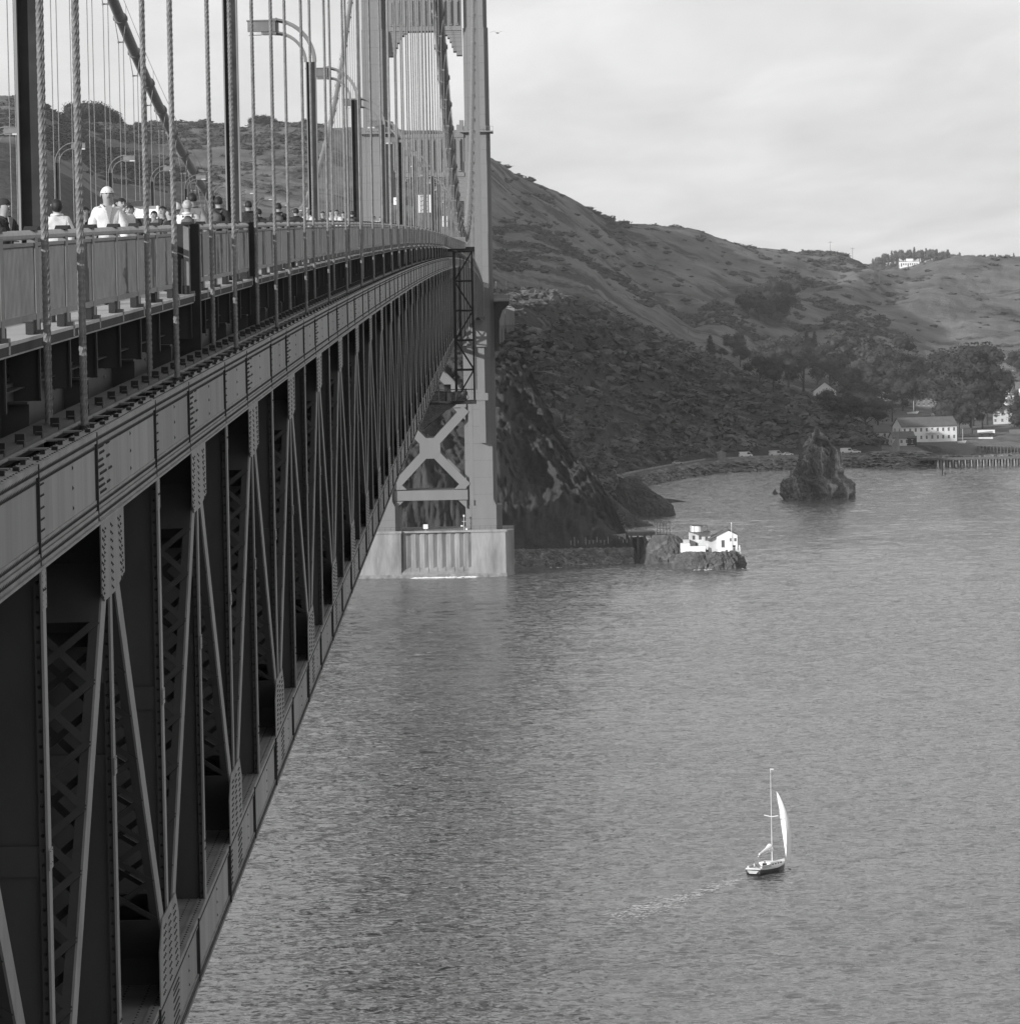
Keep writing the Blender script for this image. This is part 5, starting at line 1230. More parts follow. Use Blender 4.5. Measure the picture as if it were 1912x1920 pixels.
house(at(1690, 834, 2030), R(8), 9.5, 9, 3.2, 2.4, 'low white shed with a wide dark door, in front of the large white building', 'white2', rows=1, nwin=4, gwin=1, name='shed', door=(3.4, 4.4, 3.6, 'dark'))
house(at(1658, 821, 2075), R(-5), 9, 7, 2.8, 2.6, 'small house with grey roof left of the large white building', 'white2', nwin=3, gwin=1)
house(at(1663, 752, 2330), R(4), 9.5, 8, 5.4, 3.4, 'white house with dark roof half hidden between trees above the shed', 'white', rows=2, nwin=3, gwin=1)
house(at(1545, 752, 2300), R(90), 14, 11, 4.6, 4.2, 'white gabled house among dark trees on the left of the village', 'white', rows=1, nwin=4, gwin=3, chimney=True)
house(at(1733, 763, 2300), R(10), 10, 8, 4.8, 3.0, 'grey house in tree shade above the large white building', 'cloth_grey', rows=2, nwin=4, gwin=1)
house(at(1881, 760, 2290), R(-8), 14.5, 9, 5.6, 3.0, 'two storey white house with a long porch on the right', 'white2', rows=2, nwin=7, gwin=2, porch=True)
house(at(1880, 795, 2170), R(84), 9, 9.5, 5.6, 3.4, 'pale gabled house with columns below the porch house', 'offwhite', rows=2, nwin=3, gwin=3, porch=False, chimney=True)
house(at(1870, 698, 2520), R(0), 4.5, 4, 2.6, 1.0, 'small bright white house high on the right beside the big trees', 'white', nwin=1, gwin=1)
house(at(1893, 697, 2535), R(-10), 8, 6, 1.6, 2.4, 'grey roofed house at the upper right edge of the village', 'cloth_mid', nwin=2, gwin=1)
house(at(1403, 709, 2330), R(0), 3.6, 3, 1.8, .5, 'small white hut on the ridge left of the village trees', 'white', nwin=1, gwin=1, name='hut')
house(at(1848, 820, 2075), R(-6), 7, 5, 2.2, .9, 'squat shed with a white roof by the wharf', 'cloth_grey', roof='white', nwin=2, gwin=1, name='shed')
m = MB(); a, b = at(1795, 826, 2060), at(1861, 828, 2060); m.box(a[0], b[0], 2060, 2060.3, a[2] - 1.5, a[2] + 1.3); tag(m.build('picket_fence', M['white2']), 'long white fence between the large building and the wharf shed', 'fence')
house(at(1733, 702, 2430), R(0), 3.5, 3, 2.2, .8, 'tiny pale hut in the clearing between the two groves', 'white2', nwin=1, gwin=1, name='hut')
house(at(1908, 745, 2360), R(-8), 9, 7, 4.5, 2.6, 'pale house cut by the right edge above the porch house', 'white2', rows=2, nwin=3, gwin=1)
house(at(1690, 758, 2320), R(6), 7, 6, 3.0, 2.2, 'small pale cottage between the hidden white house and the grey one', 'offwhite', nwin=3, gwin=1)
house(at(1905, 822, 2085), R(0), 6, 5, 2.4, 1.4, 'low pale shed by the shore at the right edge', 'white2', nwin=2, gwin=1, name='shed')
# far white mansion in the ridge woods
m0 = P(1706, 498, 5060); t = empty('hilltop_house', m0, 0, 'bright white building among the distant ridge trees', 'house')
m = MB(); m.box(-12, 9, -8, 8, -6, 4.5); m.box(-4, 2, -9, 7, 4.5, 7.5); m.box(9.01, 14, -6, 6, -6, 2); m.build('wall', M['white'], t)
m = MB()
for i in range(8): m.box(-11 + 2.4 * i, -9.8 + 2.4 * i, -8.1, -8.001, .5 if i % 3 else -1, 2.6)
m.build('window', M['glass'], t)
m = MB(); m.box(-13, 9.5, -8.6, 8.6, 4.5, 5.0); m.build('roof', M['roof'], t)

# ---- wharf with white piles
wz = 3.7; ya = 1897.0; xa_, xb_ = P(1722, 870, ya).x, P(2090, 870, ya).x
t = empty('wharf', (xa_, ya, 0), 0, 'long fishing wharf on rows of pale piles', 'pier')
m = MB(); m.box(0, xb_ - xa_, -.2, 9, wz - .45, wz); m.box(0, xb_ - xa_, -.35, -.201, wz - .7, wz + .15); m.build('deck', M['wood'], t)
m = MB(); m.tube([(0, 0, -4), (0, 0, wz - .46)], .28, 8); pm_ = m.mesh('pile', M['woodlight']); m = MB(); m.tube([(0, 0, -4), (0, 0, wz - .46)], .3, 8); pm2 = m.mesh('pile', M['wood'])
x = 4.0; i = 0
while x < xb_ - xa_: link('pile', pm_ if i > 1 else pm2, t, (x, .1 + .2 * (i % 2), 0)); link('pile', pm2, t, (x + .9, 4.5, 0)); link('pile', pm2, t, (x + .3, 8.6, 0)); x += 2.5; i += 1
m = MB()
for x in np.arange(0, xb_ - xa_, 2.5): m.box(x - .05, x + .05, -.15, -.05, wz, wz + 1.0)
m.box(0, xb_ - xa_, -.15, -.05, wz + .95, wz + 1.05); m.build('railing', M['wood'], t)
t = empty('old_wharf', (P(1830, 838, 2030).x, 2030, 0), 0, 'dark old wharf with many piles behind the fishing wharf', 'pier'); x0_ = P(1830, 838, 2030).x
m = MB(); m.box(0, 40, 0, 8, 3.4, 4.0); m.build('deck', M['wood'], t)
m = MB()
for i in range(26): m.tube([(i * 1.5 + .3 * rng.random(), .3, -3), (i * 1.5, .3, 3.39)], .18, 6)
m.build('pile_row', M['wood'], t)
m = MB(); a, b = P(1755, 852, 1960), P(1890, 856, 1960); m.box(a.x, b.x, 1955, 1964, -3, .9)
for i in range(40): xx = a.x + (b.x - a.x) * rng.random(); m.box(xx, xx + .5 + rng.random() * 1.6, 1954.4 + rng.random() * 3, 1960, .9, 1.2 + rng.random() * 1.5)
tag(m.build('breakwater', M['riprap']), 'low cluttered breakwater between the wharf and the basin', 'breakwater')
m = MB(); a = P(1676, 860, 1915); m.prism([(-2.6, 0), (2.4, 0), (1.8, 8.5)], -.4, .4, 'y'); o = m.build('signal_pylon', M['concrete']); o.location = (a.x, 1915, 5.4); tag(o, 'pale slanting triangular concrete pylon at the end of the headland', 'pylon')
for px, h, lab in ((1766, 2.4, 'taller dark pile standing in the water before the wharf'), (1771, 1.0, 'short dark pile just right of the taller one')):
    p = PW(px, 890); m = MB(); m.tube([(0, 0, -3), (0, 0, h)], [.25, .2], 8); o = m.build('mooring_pile', M['wood']); o.location = p; tag(o, lab, 'pile')
def landboat(px, py, Y, s, label):
    p = P(px, py, Y); t = empty('dinghy', (p.x, Y, p.z), .2, label, 'boat')
    m = MB(); m.v = [(-3 * s, -.9, 1.1), (-3 * s, .9, 1.1), (3 * s, 0, 1.4), (-2.6 * s, -.3, .2), (-2.6 * s, .3, .2), (2 * s, 0, .2)]; m.f = [(0, 2, 5, 3), (1, 4, 5, 2), (0, 3, 4, 1), (0, 1, 2), (3, 5, 4)]; m.mi = [0] * 5; m.build('hull', M['white'], t)
    m = MB(); m.tube([(.3, 0, 1.1), (.3, 0, 6.5)], .1, 6); m.build('mast', M['white2'], t)
landboat(1711, 777, 2210, 1, 'small white sailing boat on land with bare mast, behind the large building')
landboat(1753, 780, 2205, .8, 'second small boat on land, right of the first behind the roof')
landboat(1803, 832, 2035, .7, 'small boat moored at the wharf corner by the white fence')
def upole(px, py0, py1, Y, label):
    a, b = P(px, py1, Y), P(px, py0, Y); t = empty('utility_pole', a, 0, label, 'pole', 'utility poles on the hills'); h = b.z - a.z
    m = MB(); m.tube([(0, 0, -2), (0, 0, h)], [.14, .10], 7); m.build('pole', M['wood'], t)
    m = MB(); m.box(-1.4, 1.4, -.07, .07, h - .9, h - .72); m.build('crossarm', M['wood'], t)
for a in ((1556, 452, 482, 3150, 'utility pole on the skyline, left of two'), (1598, 464, 499, 3120, 'utility pole on the skyline, right of two'), (1648, 502, 535, 2950, 'utility pole on the right of the dark gully'), (1527, 532, 565, 2750, 'utility pole on the grassy slope above the round grove'), (1484, 545, 578, 2700, 'faint utility pole beside the round grove'), (1290, 585, 617, 2300, 'utility pole on the saddle behind the ridge'), (1257, 572, 600, 2350, 'utility pole left of the saddle pole'), (1737, 655, 690, 2480, 'utility pole among the village trees'), (1508, 700, 738, 2280, 'utility pole in front of the large grove'),
          (1084, 812, 838, 1830, 'utility pole on the lower slope above the shore'), (1125, 818, 845, 1850, 'second utility pole on the lower slope'), (1289, 828, 858, 1900, 'utility pole near the shore hut'), (1332, 822, 875, 1900, 'tall utility pole beside the shore road')):
    upole(*a)

# ------------------------------------------------------------------ trees
def ico(sub):
    b = bmesh.new(); bmesh.ops.create_icosphere(b, subdivisions=sub, radius=1); V_ = np.array([tuple(v.co) for v in b.verts]); F_ = [tuple(v.index for v in f.verts) for f in b.faces]; b.free(); return V_, F_
ICO2 = ico(2); ICO3 = ico(3)
def tree_meshes(kind, seed):
    g = np.random.default_rng(seed); lobes = []
    if kind == 'round':
        for i in range(11): a = g.random() * 6.3; r = g.random() ** .5 * .30; lobes.append((r * math.cos(a), r * math.sin(a), .45 + g.random() * .38 - r * .4, .12 + g.random() * .09))
    elif kind == 'tall':
        for i in range(13): a = g.random() * 6.3; h = .32 + .62 * (i / 12); r = (.06 + .20 * math.sin(PI * min(1, (h - .2) / .85)) ** .8) * g.random() ** .4; lobes.append((r * math.cos(a), r * math.sin(a), h, .085 + g.random() * .06))
    elif kind == 'cone':
        for i in range(12): a = g.random() * 6.3; h = .16 + .8 * i / 11; r = .20 * (1 - h) * g.random(); lobes.append((r * math.cos(a), r * math.sin(a), h, .05 + .16 * (1 - h)))
    else:
        for i in range(8): a = g.random() * 6.3; r = g.random() ** .5 * .42; lobes.append((r * math.cos(a), r * math.sin(a), .62 + g.random() * .25 - r * .3, .09 + g.random() * .06))
    vs_, fs, n = [], [], 0
    for (x, y, z, r) in lobes:
        V_ = ICO2[0] * np.array([r, r, r * .85]) * .75; d = 1 + .35 * fbm(V_[:, 0] / r * 1.5 + x * 9, V_[:, 1] / r * 1.5 + y * 9, V_[:, 2] / r * 1.5 + seed, 3, seed)
        W_ = V_ * d[:, None] + np.array([x, y, z]); vs_ += [tuple(q) for q in W_]; fs += [tuple(i + n for i in f) for f in ICO2[1]]; n = len(vs_)
        for _ in range(int(210 * (r / .12) ** 1.4)):
            d = g.normal(size=3); d /= np.linalg.norm(d); c = np.array([x, y, z]) + d * r * (.55 + .65 * g.random()) * np.array([1, 1, .9]); s_ = .010 + .014 * g.random()
            e1 = g.normal(size=3); e1 /= np.linalg.norm(e1); e2 = np.cross(e1, d); e2 /= np.linalg.norm(e2) + 1e-6
            for q in (e1 * s_, e2 * s_ * .8, -e1 * s_ * .9, -e2 * s_ * .7): vs_.append(tuple(c + q))
            fs.append((n, n + 1, n + 2, n + 3)); n += 4
    cm = bpy.data.meshes.new('crown'); cm.from_pydata(vs_, [], fs); cm.materials.append(M['leaf']); cm.update()
    m = MB(); m.tube([(0, 0, -.08), (0, 0, .15), (.01, 0, .5), (0, .01, .75)], [.024, .018, .012, .006], 7)
    for (x, y, z, r) in lobes[::2]: m.tube([(0, 0, z * .45), (x * .5, y * .5, z * .75), (x, y, z)], [.010, .007, .004], 5)
    tm = m.mesh('trunk', M['bark'], True); return cm, tm
TM = {k: [tree_meshes(k, s * 7 + i) for i in range(3)] for s, k in enumerate(('round', 'tall', 'cone', 'flat'))}
LEAFV = {}
def tree(px, py, hpx, kind, label, Y=None, lm='leaf', group=None, spread=1.0, y0=1950):
    if Y is None:
        h_ = on_hill(px, py, y0); Y = h_.y if h_ else 2400
        if h_ is None: h_ = P(px, py, Y)
        loc = h_
    else: loc = P(px, py, Y); loc.z = min(loc.z, loc.z)
    H = hpx * Y / FPX * 1.05; cm, tm = TM[kind][int(rng.integers(3))]
    if lm != 'leaf':
        if (cm.name, lm) not in LEAFV: c2 = cm.copy(); c2.materials.clear(); c2.materials.append(M[lm]); LEAFV[(cm.name, lm)] = c2
        cm = LEAFV[(cm.name, lm)]
    t = empty('tree', (loc.x, loc.y, loc.z - .3), rng.random() * 6.3, label, 'tree', group); sc_ = (H * spread, H * spread, H)
    link('crown', cm, t, None, None, sc_); link('trunk', tm, t, None, None, sc_)
G1 = 'trees of the village grove'
for i, (px, py, h, kd, sp_, lab) in enumerate([
    (1402, 598, 55, 'round', 1.1, 'dark tree at the left end of the round hillside grove'), (1422, 603, 75, 'round', 1.1, 'large dark tree in the round hillside grove'), (1446, 600, 85, 'round', 1.15, 'tallest dark tree crowning the round hillside grove'), (1470, 592, 70, 'round', 1.1, 'dark tree at the right of the round hillside grove'), (1435, 606, 45, 'round', 1.2, 'low dark tree in front of the round grove'), (1458, 602, 48, 'round', 1.2, 'low tree between the two right trees of the round grove'),
    (1424, 735, 80, 'round', 1.0, 'dark tree at the left end of the long village grove'), (1450, 737, 100, 'tall', 1.2, 'tall dark tree, second in the long village grove'), (1478, 738, 108, 'round', 1.0, 'broad dark tree in the middle of the long village grove'), (1506, 738, 100, 'tall', 1.3, 'tall tree right of the broad one in the long grove'), (1532, 737, 95, 'round', 1.0, 'dark tree behind the white gabled house'), (1556, 740, 105, 'tall', 1.3, 'tall dark tree right behind the gabled house'), (1582, 745, 112, 'tall', 1.3, 'tall ragged tree at the right end of the long grove'),
    (1513, 672, 50, 'cone', 1.0, 'narrow pointed tree rising above the long grove, left of two'), (1527, 672, 48, 'cone', 1.0, 'narrow pointed tree rising above the long grove, right of two'), (1627, 765, 128, 'cone', 1.5, 'large pointed dark tree above the hidden white house'), (1605, 770, 95, 'round', 1.0, 'round dark tree left of the large pointed tree'), (1652, 765, 90, 'round', 1.1, 'round dark tree right of the large pointed tree'), (1688, 750, 112, 'tall', 1.4, 'tall wind bent tree right of the hidden white house'), (1712, 748, 75, 'round', 1.1, 'low round tree beside the wind bent tree'), (1640, 738, 80, 'round', 1.0, 'dark tree between the pointed tree and the wind bent tree'),
    (1740, 730, 60, 'round', 1.1, 'thin brushy tree in the middle of the village'), (1768, 778, 112, 'tall', 1.3, 'tall eucalyptus at the left of the great grove'), (1793, 795, 135, 'tall', 1.3, 'great eucalyptus left of centre in the right grove'), (1822, 800, 140, 'tall', 1.35, 'great eucalyptus in the middle of the right grove'), (1848, 798, 140, 'tall', 1.3, 'great eucalyptus at the right of the right grove'), (1864, 770, 95, 'round', .9, 'dark tree at the right edge of the great grove'),
    (1548, 772, 45, 'round', 1.2, 'dark bushy tree just below the gabled house'), (1572, 790, 55, 'round', 1.2, 'dark tree on the slope below the gabled house'), (1597, 802, 70, 'round', 1.2, 'dark tree above the end of the headland ridge'), (1622, 808, 78, 'round', 1.2, 'dark tree above the shed roof on the left'), (1645, 800, 65, 'round', 1.2, 'dark tree behind the small grey roofed house'), (1672, 793, 62, 'flat', 1.1, 'spreading flat tree left of the long grey roof'), (1692, 772, 68, 'round', 1.1, 'round dense tree behind the long grey roof, left'), (1714, 774, 72, 'round', 1.15, 'round dense tree behind the long grey roof, right'),
    (1775, 812, 60, 'round', 1.1, 'dark tree behind the right end of the long grey roof'), (1797, 815, 78, 'round', 1.1, 'dense dark tree right of the large white building'), (1820, 815, 88, 'tall', 1.4, 'dark tree beside the wharf shed'), (1841, 805, 60, 'flat', 1.2, 'sparse tree left of the gabled column house'), (1906, 800, 62, 'cone', 1.4, 'dark tree at the right edge before the column house'), (1893, 742, 42, 'round', 1.1, 'round tree above the porch house'), (1910, 705, 55, 'round', 1.1, 'dark tree at the right edge high on the slope'), (1880, 725, 34, 'round', 1.2, 'low tree above the porch house on the left'),
    (1375, 672, 55, 'round', 1.0, 'dark tree alone behind the ridge, left of the grove'), (1387, 690, 45, 'round', 1.1, 'lower dark tree right beside the lone ridge tree'), (1331, 668, 38, 'cone', 1.5, 'small pointed tree on the ridge crest'), (1352, 672, 22, 'round', 1.3, 'low bush tree between the pointed tree and the lone tree'),
    (1600, 668, 30, 'round', 1.2, 'round bush tree high in the gully, left'), (1622, 645, 36, 'round', 1.3, 'round bush tree high in the gully, right'), (1589, 640, 18, 'round', 1.3, 'small bush tree at the top of the gully'), (1548, 625, 16, 'round', 1.3, 'small round tree above the grove on the grass')]):
    tree(px, py, h, kd, lab, lm='leaf2' if i % 4 == 3 else 'leaf', spread=sp_, group=None)
# skyline trees on the left hills
for i, (px, py, h) in enumerate([(150, 238, 55), (158, 240, 60), (168, 240, 58), (178, 241, 60), (188, 242, 56), (198, 243, 50), (208, 244, 42), (218, 245, 32), (226, 245, 20), (244, 247, 16), (258, 246, 22), (270, 245, 20), (286, 244, 24), (300, 242, 18), (326, 241, 18), (338, 242, 15), (348, 243, 10), (478, 240, 22), (490, 240, 30), (500, 240, 30), (514, 242, 20), (526, 243, 16), (540, 244, 12), (556, 244, 14), (570, 245, 25), (580, 245, 24)]):
    Yt = float(np.interp(px, [0, 70, 130, 200, 350, 600], [2200, 2250, 2300, 2350, 2450, 2500])) + 8
    lab = ('dense dark skyline tree of the large clump on the left hill' if px < 230 and px > 100 else 'small dark tree on the skyline left of the sloping cable' if px < 360 else 'small dark tree on the skyline behind the near street lamp')
    tree(px, py + h * .28, h * 1.25, 'round', lab, Y=Yt, group='skyline trees on the left hill' if px < 230 else 'small skyline trees on the hill' if px < 360 else 'skyline trees behind the lamp', spread=1.15)
# woods of the far ridge
k = 0
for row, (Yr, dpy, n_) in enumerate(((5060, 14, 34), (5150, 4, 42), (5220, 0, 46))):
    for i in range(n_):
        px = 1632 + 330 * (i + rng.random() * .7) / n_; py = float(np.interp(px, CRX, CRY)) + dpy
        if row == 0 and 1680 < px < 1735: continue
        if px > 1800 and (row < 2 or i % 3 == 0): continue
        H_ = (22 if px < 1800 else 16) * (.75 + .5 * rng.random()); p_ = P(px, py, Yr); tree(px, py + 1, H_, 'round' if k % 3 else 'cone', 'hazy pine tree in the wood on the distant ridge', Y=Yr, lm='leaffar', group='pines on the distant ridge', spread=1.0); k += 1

# ---- scrub on the hills: low mounds scattered where the ground is visible
lib = []
for s_ in range(6):
    V_, F_ = ICO2; d = .82 + .5 * fbm(V_[:, 0] * 2.2 + s_ * 5, V_[:, 1] * 2.2, V_[:, 2] * 2.2, 3, 60 + s_); V_ = V_ * d[:, None]; F_ = [f for f in F_ if V_[list(f), 2].max() > -.2]; n = len(V_); vv = [V_]; ff = list(F_)
    for q in range(34):
        c = rng.normal(size=3); c[2] = abs(c[2]) * .8 + .05; c /= np.linalg.norm(c); c *= .8 + .35 * rng.random(); e1, e2 = rng.normal(size=3) * .17, rng.normal(size=3) * .17
        vv.append(np.array([c + e1, c + e2, c - e1 - e2])); ff.append((n, n + 1, n + 2)); n += 3
    lib.append((np.concatenate(vv), ff))
patchn = lambda x, y: float(fbm(np.array([x / 70.]), np.array([y / 110.]), np.array([0.]), 4, 77)[0])
sp = []; sp2 = []; tries = 0
while len(sp) < 5200 and tries < 60000:
    tries += 1; px = 925 + 725 * rng.random(); i = int(np.searchsorted(ug, px)); u = 6.1 + rng.random() * 2.95 if px > 1150 else 4.3 + rng.random() * 4.7
    Y = float(np.interp(u, kk, KN[:, 0, i])); z = ground(px, Y)
    if z < 5.5: continue
    if patchn(px * .3, Y) < -.12 and rng.random() < .7: continue
    r = .6 + rng.random() ** 4 * 4.2; sp.append(((px - 938) / FPX * Y - .0185 * (80 - z), Y, z - r * .12, (r * 1.3, r * 1.5, r * .72), rng.random() * 6))
scatter('hillside_scrub', sp, M['scrub'], lib, 'dense dark scrub covering the near hillside')
tries = 0
PA = np.array([rng.random(40000), rng.random(40000)])
PXs = -20 + 1980 * PA[0]; US = 9.6 + 2.35 * PA[1]; IX = np.clip(np.searchsorted(ug, PXs), 1, NU - 1); YS_ = np.array([np.interp(US[i], kk, KN[:, 0, IX[i]]) for i in range(40000)])
XS = (PXs - 938) / FPX * YS_; nz = fbm(XS / 55, YS_ / 130, XS * 0, 4, 91)
for i in range(40000):
    if len(sp2) > 4800: break
    if nz[i] < (.20 if rng.random() < .93 else -.5) or (600 < PXs[i] < 920): continue
    px, Y = PXs[i], YS_[i]; z = ground(px, Y); r = .8 + rng.random() ** 2 * 2.4; sp2.append((XS[i] - .0185 * (80 - z), Y, z - r * .1, (r * 1.6, r * 1.8, r * .7), rng.random() * 6))
scatter('hilltop_scrub', sp2, M['scrub2'], lib, 'patches of dark scrub on the grassy upper hills')

# ------------------------------------------------------------------ sailing yacht
bp = PW(1441, 1636); SC = bp.y / FPX
YH = R(-30)                                      # heading, from north toward east
t = empty('sailing_yacht', bp, YH, 'small sailing yacht with dark hull and one white headsail on open water', 'sailboat')
def loft(stations, mt, name, parent):
    m = MB(); n = len(stations[0])
    for s_ in stations: m.v += s_
    for i in range(len(stations) - 1):
        for k in range(n - 1): b = i * n + k; m.f.append((b, b + 1, b + n + 1, b + n)); m.mi.append(0)
    m.f.append(tuple(range(n))); m.mi.append(0); return m.build(name, mt, parent, smooth=False)
st_ = []; st2 = []; L2 = 4.7
for i in range(15):
    s_ = -1 + 2 * i / 14; y = s_ * L2; w_ = 1.45 * (1 - max(0, (s_ + .15) / 1.15) ** 2.2) * (1 - .28 * max(0, -s_ - .1)); fb_ = .95 + .28 * s_ * s_ + .12 * s_; w_ = max(w_, .03)
    st_.append([(-w_, y, fb_ - .16), (-w_ * .96, y, .45), (-w_ * .75, y * .97, .05), (-w_ * .4, y * .9, -.35), (0, y * .88, -.5), (w_ * .4, y * .9, -.35), (w_ * .75, y * .97, .05), (w_ * .96, y, .45), (w_, y, fb_ - .16)])
    st2.append([(-w_ - .01, y, fb_ - .17), (-w_ - .01, y, fb_), (-w_ * .6, y, fb_ + .05), (w_ * .6, y, fb_ + .05), (w_ + .01, y, fb_), (w_ + .01, y, fb_ - .17)])
hull = loft(st_, M['black'], 'hull', t); deck = loft(st2, M['white2'], 'deck', t)
m = MB()
for i in range(3): m.box(-.8 + .12 * i, .8 - .12 * i, -4.76, -4.71, .72 - .14 * i, .78 - .14 * i)
m.build('transom_stripe', M['white'], t)
m = MB(); m.prism([(-1.3, 1.0), (-1.2, 1.5), (.6, 1.52), (2.6, 1.25), (3.0, 1.0)], -.85, .85, 'x'); m.build('cabin', M['white'], t)
m = MB()
for y in (-.7, .1, .9, 1.7): 
    for s_ in (-1, 1): m.box(s_ * .86 - .01, s_ * .86 + .01, y, y + .45, 1.12, 1.3)
m.box(-.3, .3, -1.36, -1.26, 1.02, 1.42); m.build('cabin_window', M['dark'], t)
m = MB(); m.box(-.9, .9, -4.2, -1.4, .9, 1.04); m.box(-1.1, -.85, -4.2, -1.4, 1.0, 1.35); m.box(.85, 1.1, -4.2, -1.4, 1.0, 1.35); m.build('cockpit', M['offwhite'], t)
MH = 12.4
m = MB(); m.tube([(0, 1.0, 1.4), (.0, .95, MH + 1.2)], [.07, .045], 8); m.box(-.05, .05, .9, 1.0, MH + 1.2, MH + 1.5); m.box(.1, .5, .85, .95, MH + 1.35, MH + 1.5); m.build('mast', M['white2'], t)
m = MB(); m.tube([(-1.05, .9, 7.6), (0, 1, 7.4), (1.05, .9, 7.6)], .05, 6); m.build('spreader', M['white'], t)
m = MB()
for s_ in (-1, 1): m.tube([(s_ * 1.3, .8, 1.1), (s_ * 1.05, .9, 7.6), (0, 1, MH)], .010, 4)
m.tube([(0, -4.6, 1.2), (0, 1, MH + 1.1)], .010, 4); m.tube([(0, 4.6, 1.2), (0, 1.1, MH - 1.2)], .012, 4); m.build('rigging', M['rope'], t)
m = MB(); m.tube([(-.1, -2.9, 2.5), (0, .9, 2.9)], .09, 7); m.build('boom', M['white2'], t)
m = MB(); m.tube([(0, .8, 3.0), (-.02, .3, 3.5), (-.05, -.5, 3.2), (-.1, -2.6, 2.75)], [.28, .36, .24, .1], 9); m.build('furled_sail', M['sail'], t)
# headsail: luff on the forestay, belly blown out to starboard
n1_, n2_ = 22, 12; SV = np.zeros((n1_, n2_, 3)); tack = np.array([.15, 4.5, 1.35]); head = np.array([.25, 1.7, MH - 1.6]); clew = np.array([2.5, -.3, 1.9])
for i in range(n1_):
    u = i / (n1_ - 1)
    lf = tack + (head - tack) * u; le = clew + (head - clew) * u + np.array([.55 * math.sin(PI * u), .25 * math.sin(PI * u), 0])
    for j in range(n2_):
        v = j / (n2_ - 1); SV[i, j] = lf + (le - lf) * v + np.array([1.6 * math.sin(PI * v) * (1 - u) ** .8 * (.35 + u) * 1.2 + .2, 0, 0])
me = gridmesh('headsail', SV, n1_, n2_, M['sail'], True); o = link('headsail', me, t)
# foam at the bow, and wake
m = MB()
for i in range(40): a = rng.random() * 3; m.quad((.8 + a * .5, 4.2 - a, .02), (1.2 + a * .5, 4.0 - a + .2, .05), (1.3 + a * .6, 3.7 - a, .22 * rng.random()), (.9 + a * .5, 3.9 - a, .03))
m.build('bow_wave', M['foam'], t)
m = MB(); a, b = PW(1400, 1645), PW(1165, 1722)
for i in range(380):
    u = rng.random() ** .8; p = a.lerp(b, u); dx, dy = rng.normal() * (.3 + 1.2 * u), rng.normal() * (.5 + 2.4 * u); w_, l_ = .1 + .55 * rng.random() ** 2, .06 + .16 * rng.random()
    h = wave_z(p.x + dx, p.y + dy) + .05; m.quad((p.x + dx - w_, p.y + dy, h), (p.x + dx, p.y + dy - l_, h + .01), (p.x + dx + w_, p.y + dy + .1, h + .01), (p.x + dx, p.y + dy + l_, h + .03))
tag(m.build('wake', M['foam2']), 'faint foamy wake trailing left behind the yacht', 'wake', None, 'stuff')
m = MB()
for (x0, x1, yy, y1, n_) in ((1296, 1335, 1067.5, 1069, 22), (1385, 1405, 1066, 1068, 14), (1020, 1180, 1063, 1064.5, 14)):
    for i in range(n_):
        p = PW(x0 + (x1 - x0) * rng.random(), yy + (y1 - yy) * rng.random()); m.quad((p.x - .5, p.y - 1.5, .02), (p.x, p.y - 2.1, .03), (p.x + .5, p.y - 1.5, .03), (p.x, p.y - 1.3, .25 * rng.random()))
tag(m.build('shore_foam', M['foam2']), 'thin white foam around the foot of the point rocks', 'foam', None, 'stuff')
# bird
p = P(933, 62, 330); t = empty('gull', p, .4, 'small dark gull flying high beside the tower', 'bird')
m = MB(); m.tube([(0, -.22, 0), (0, -.1, 0), (0, .12, .01), (0, .22, .02), (0, .28, .01)], [.01, .05, .055, .03, .005], 8); m.build('body', M['cloth_grey'], t, smooth=True)
m = MB()
for s_ in (-1, 1): m.quad((0, -.06, .02), (0, .1, .03), (s_ * .32, .08, .13), (s_ * .32, -.04, .12)); m.quad((s_ * .32, -.04, .12), (s_ * .32, .08, .13), (s_ * .66, -.05, .04), (s_ * .6, -.09, .04))
m.build('wing', M['cloth_grey'], t)
# ------------------------------------------------------------------ people
def skin_mesh(name, nodes, edges, mt, sub=1, root=0):
    """nodes: (x, y, z, rx, ry); grow one continuous surface"""
    me = bpy.data.meshes.new('tmp'); me.from_pydata([n[:3] for n in nodes], edges, []); o = bpy.data.objects.new('tmp', me); COL.objects.link(o)
    o.modifiers.new('s', 'SKIN'); sm = o.modifiers.new('d', 'SUBSURF'); sm.levels = sub; sm.render_levels = sub
    for i, n in enumerate(nodes): v = me.skin_vertices[0].data[i]; v.radius = (n[3], n[4] if len(n) > 4 else n[3]); v.use_root = (i == root)
    dg = bpy.context.evaluated_depsgraph_get(); dg.update(); r = bpy.data.meshes.new_from_object(o.evaluated_get(dg)); r.name = name
    bpy.data.objects.remove(o); bpy.data.meshes.remove(me); r.materials.clear(); r.materials.append(M[mt]); r.polygons.foreach_set('use_smooth', [True] * len(r.polygons)); return r
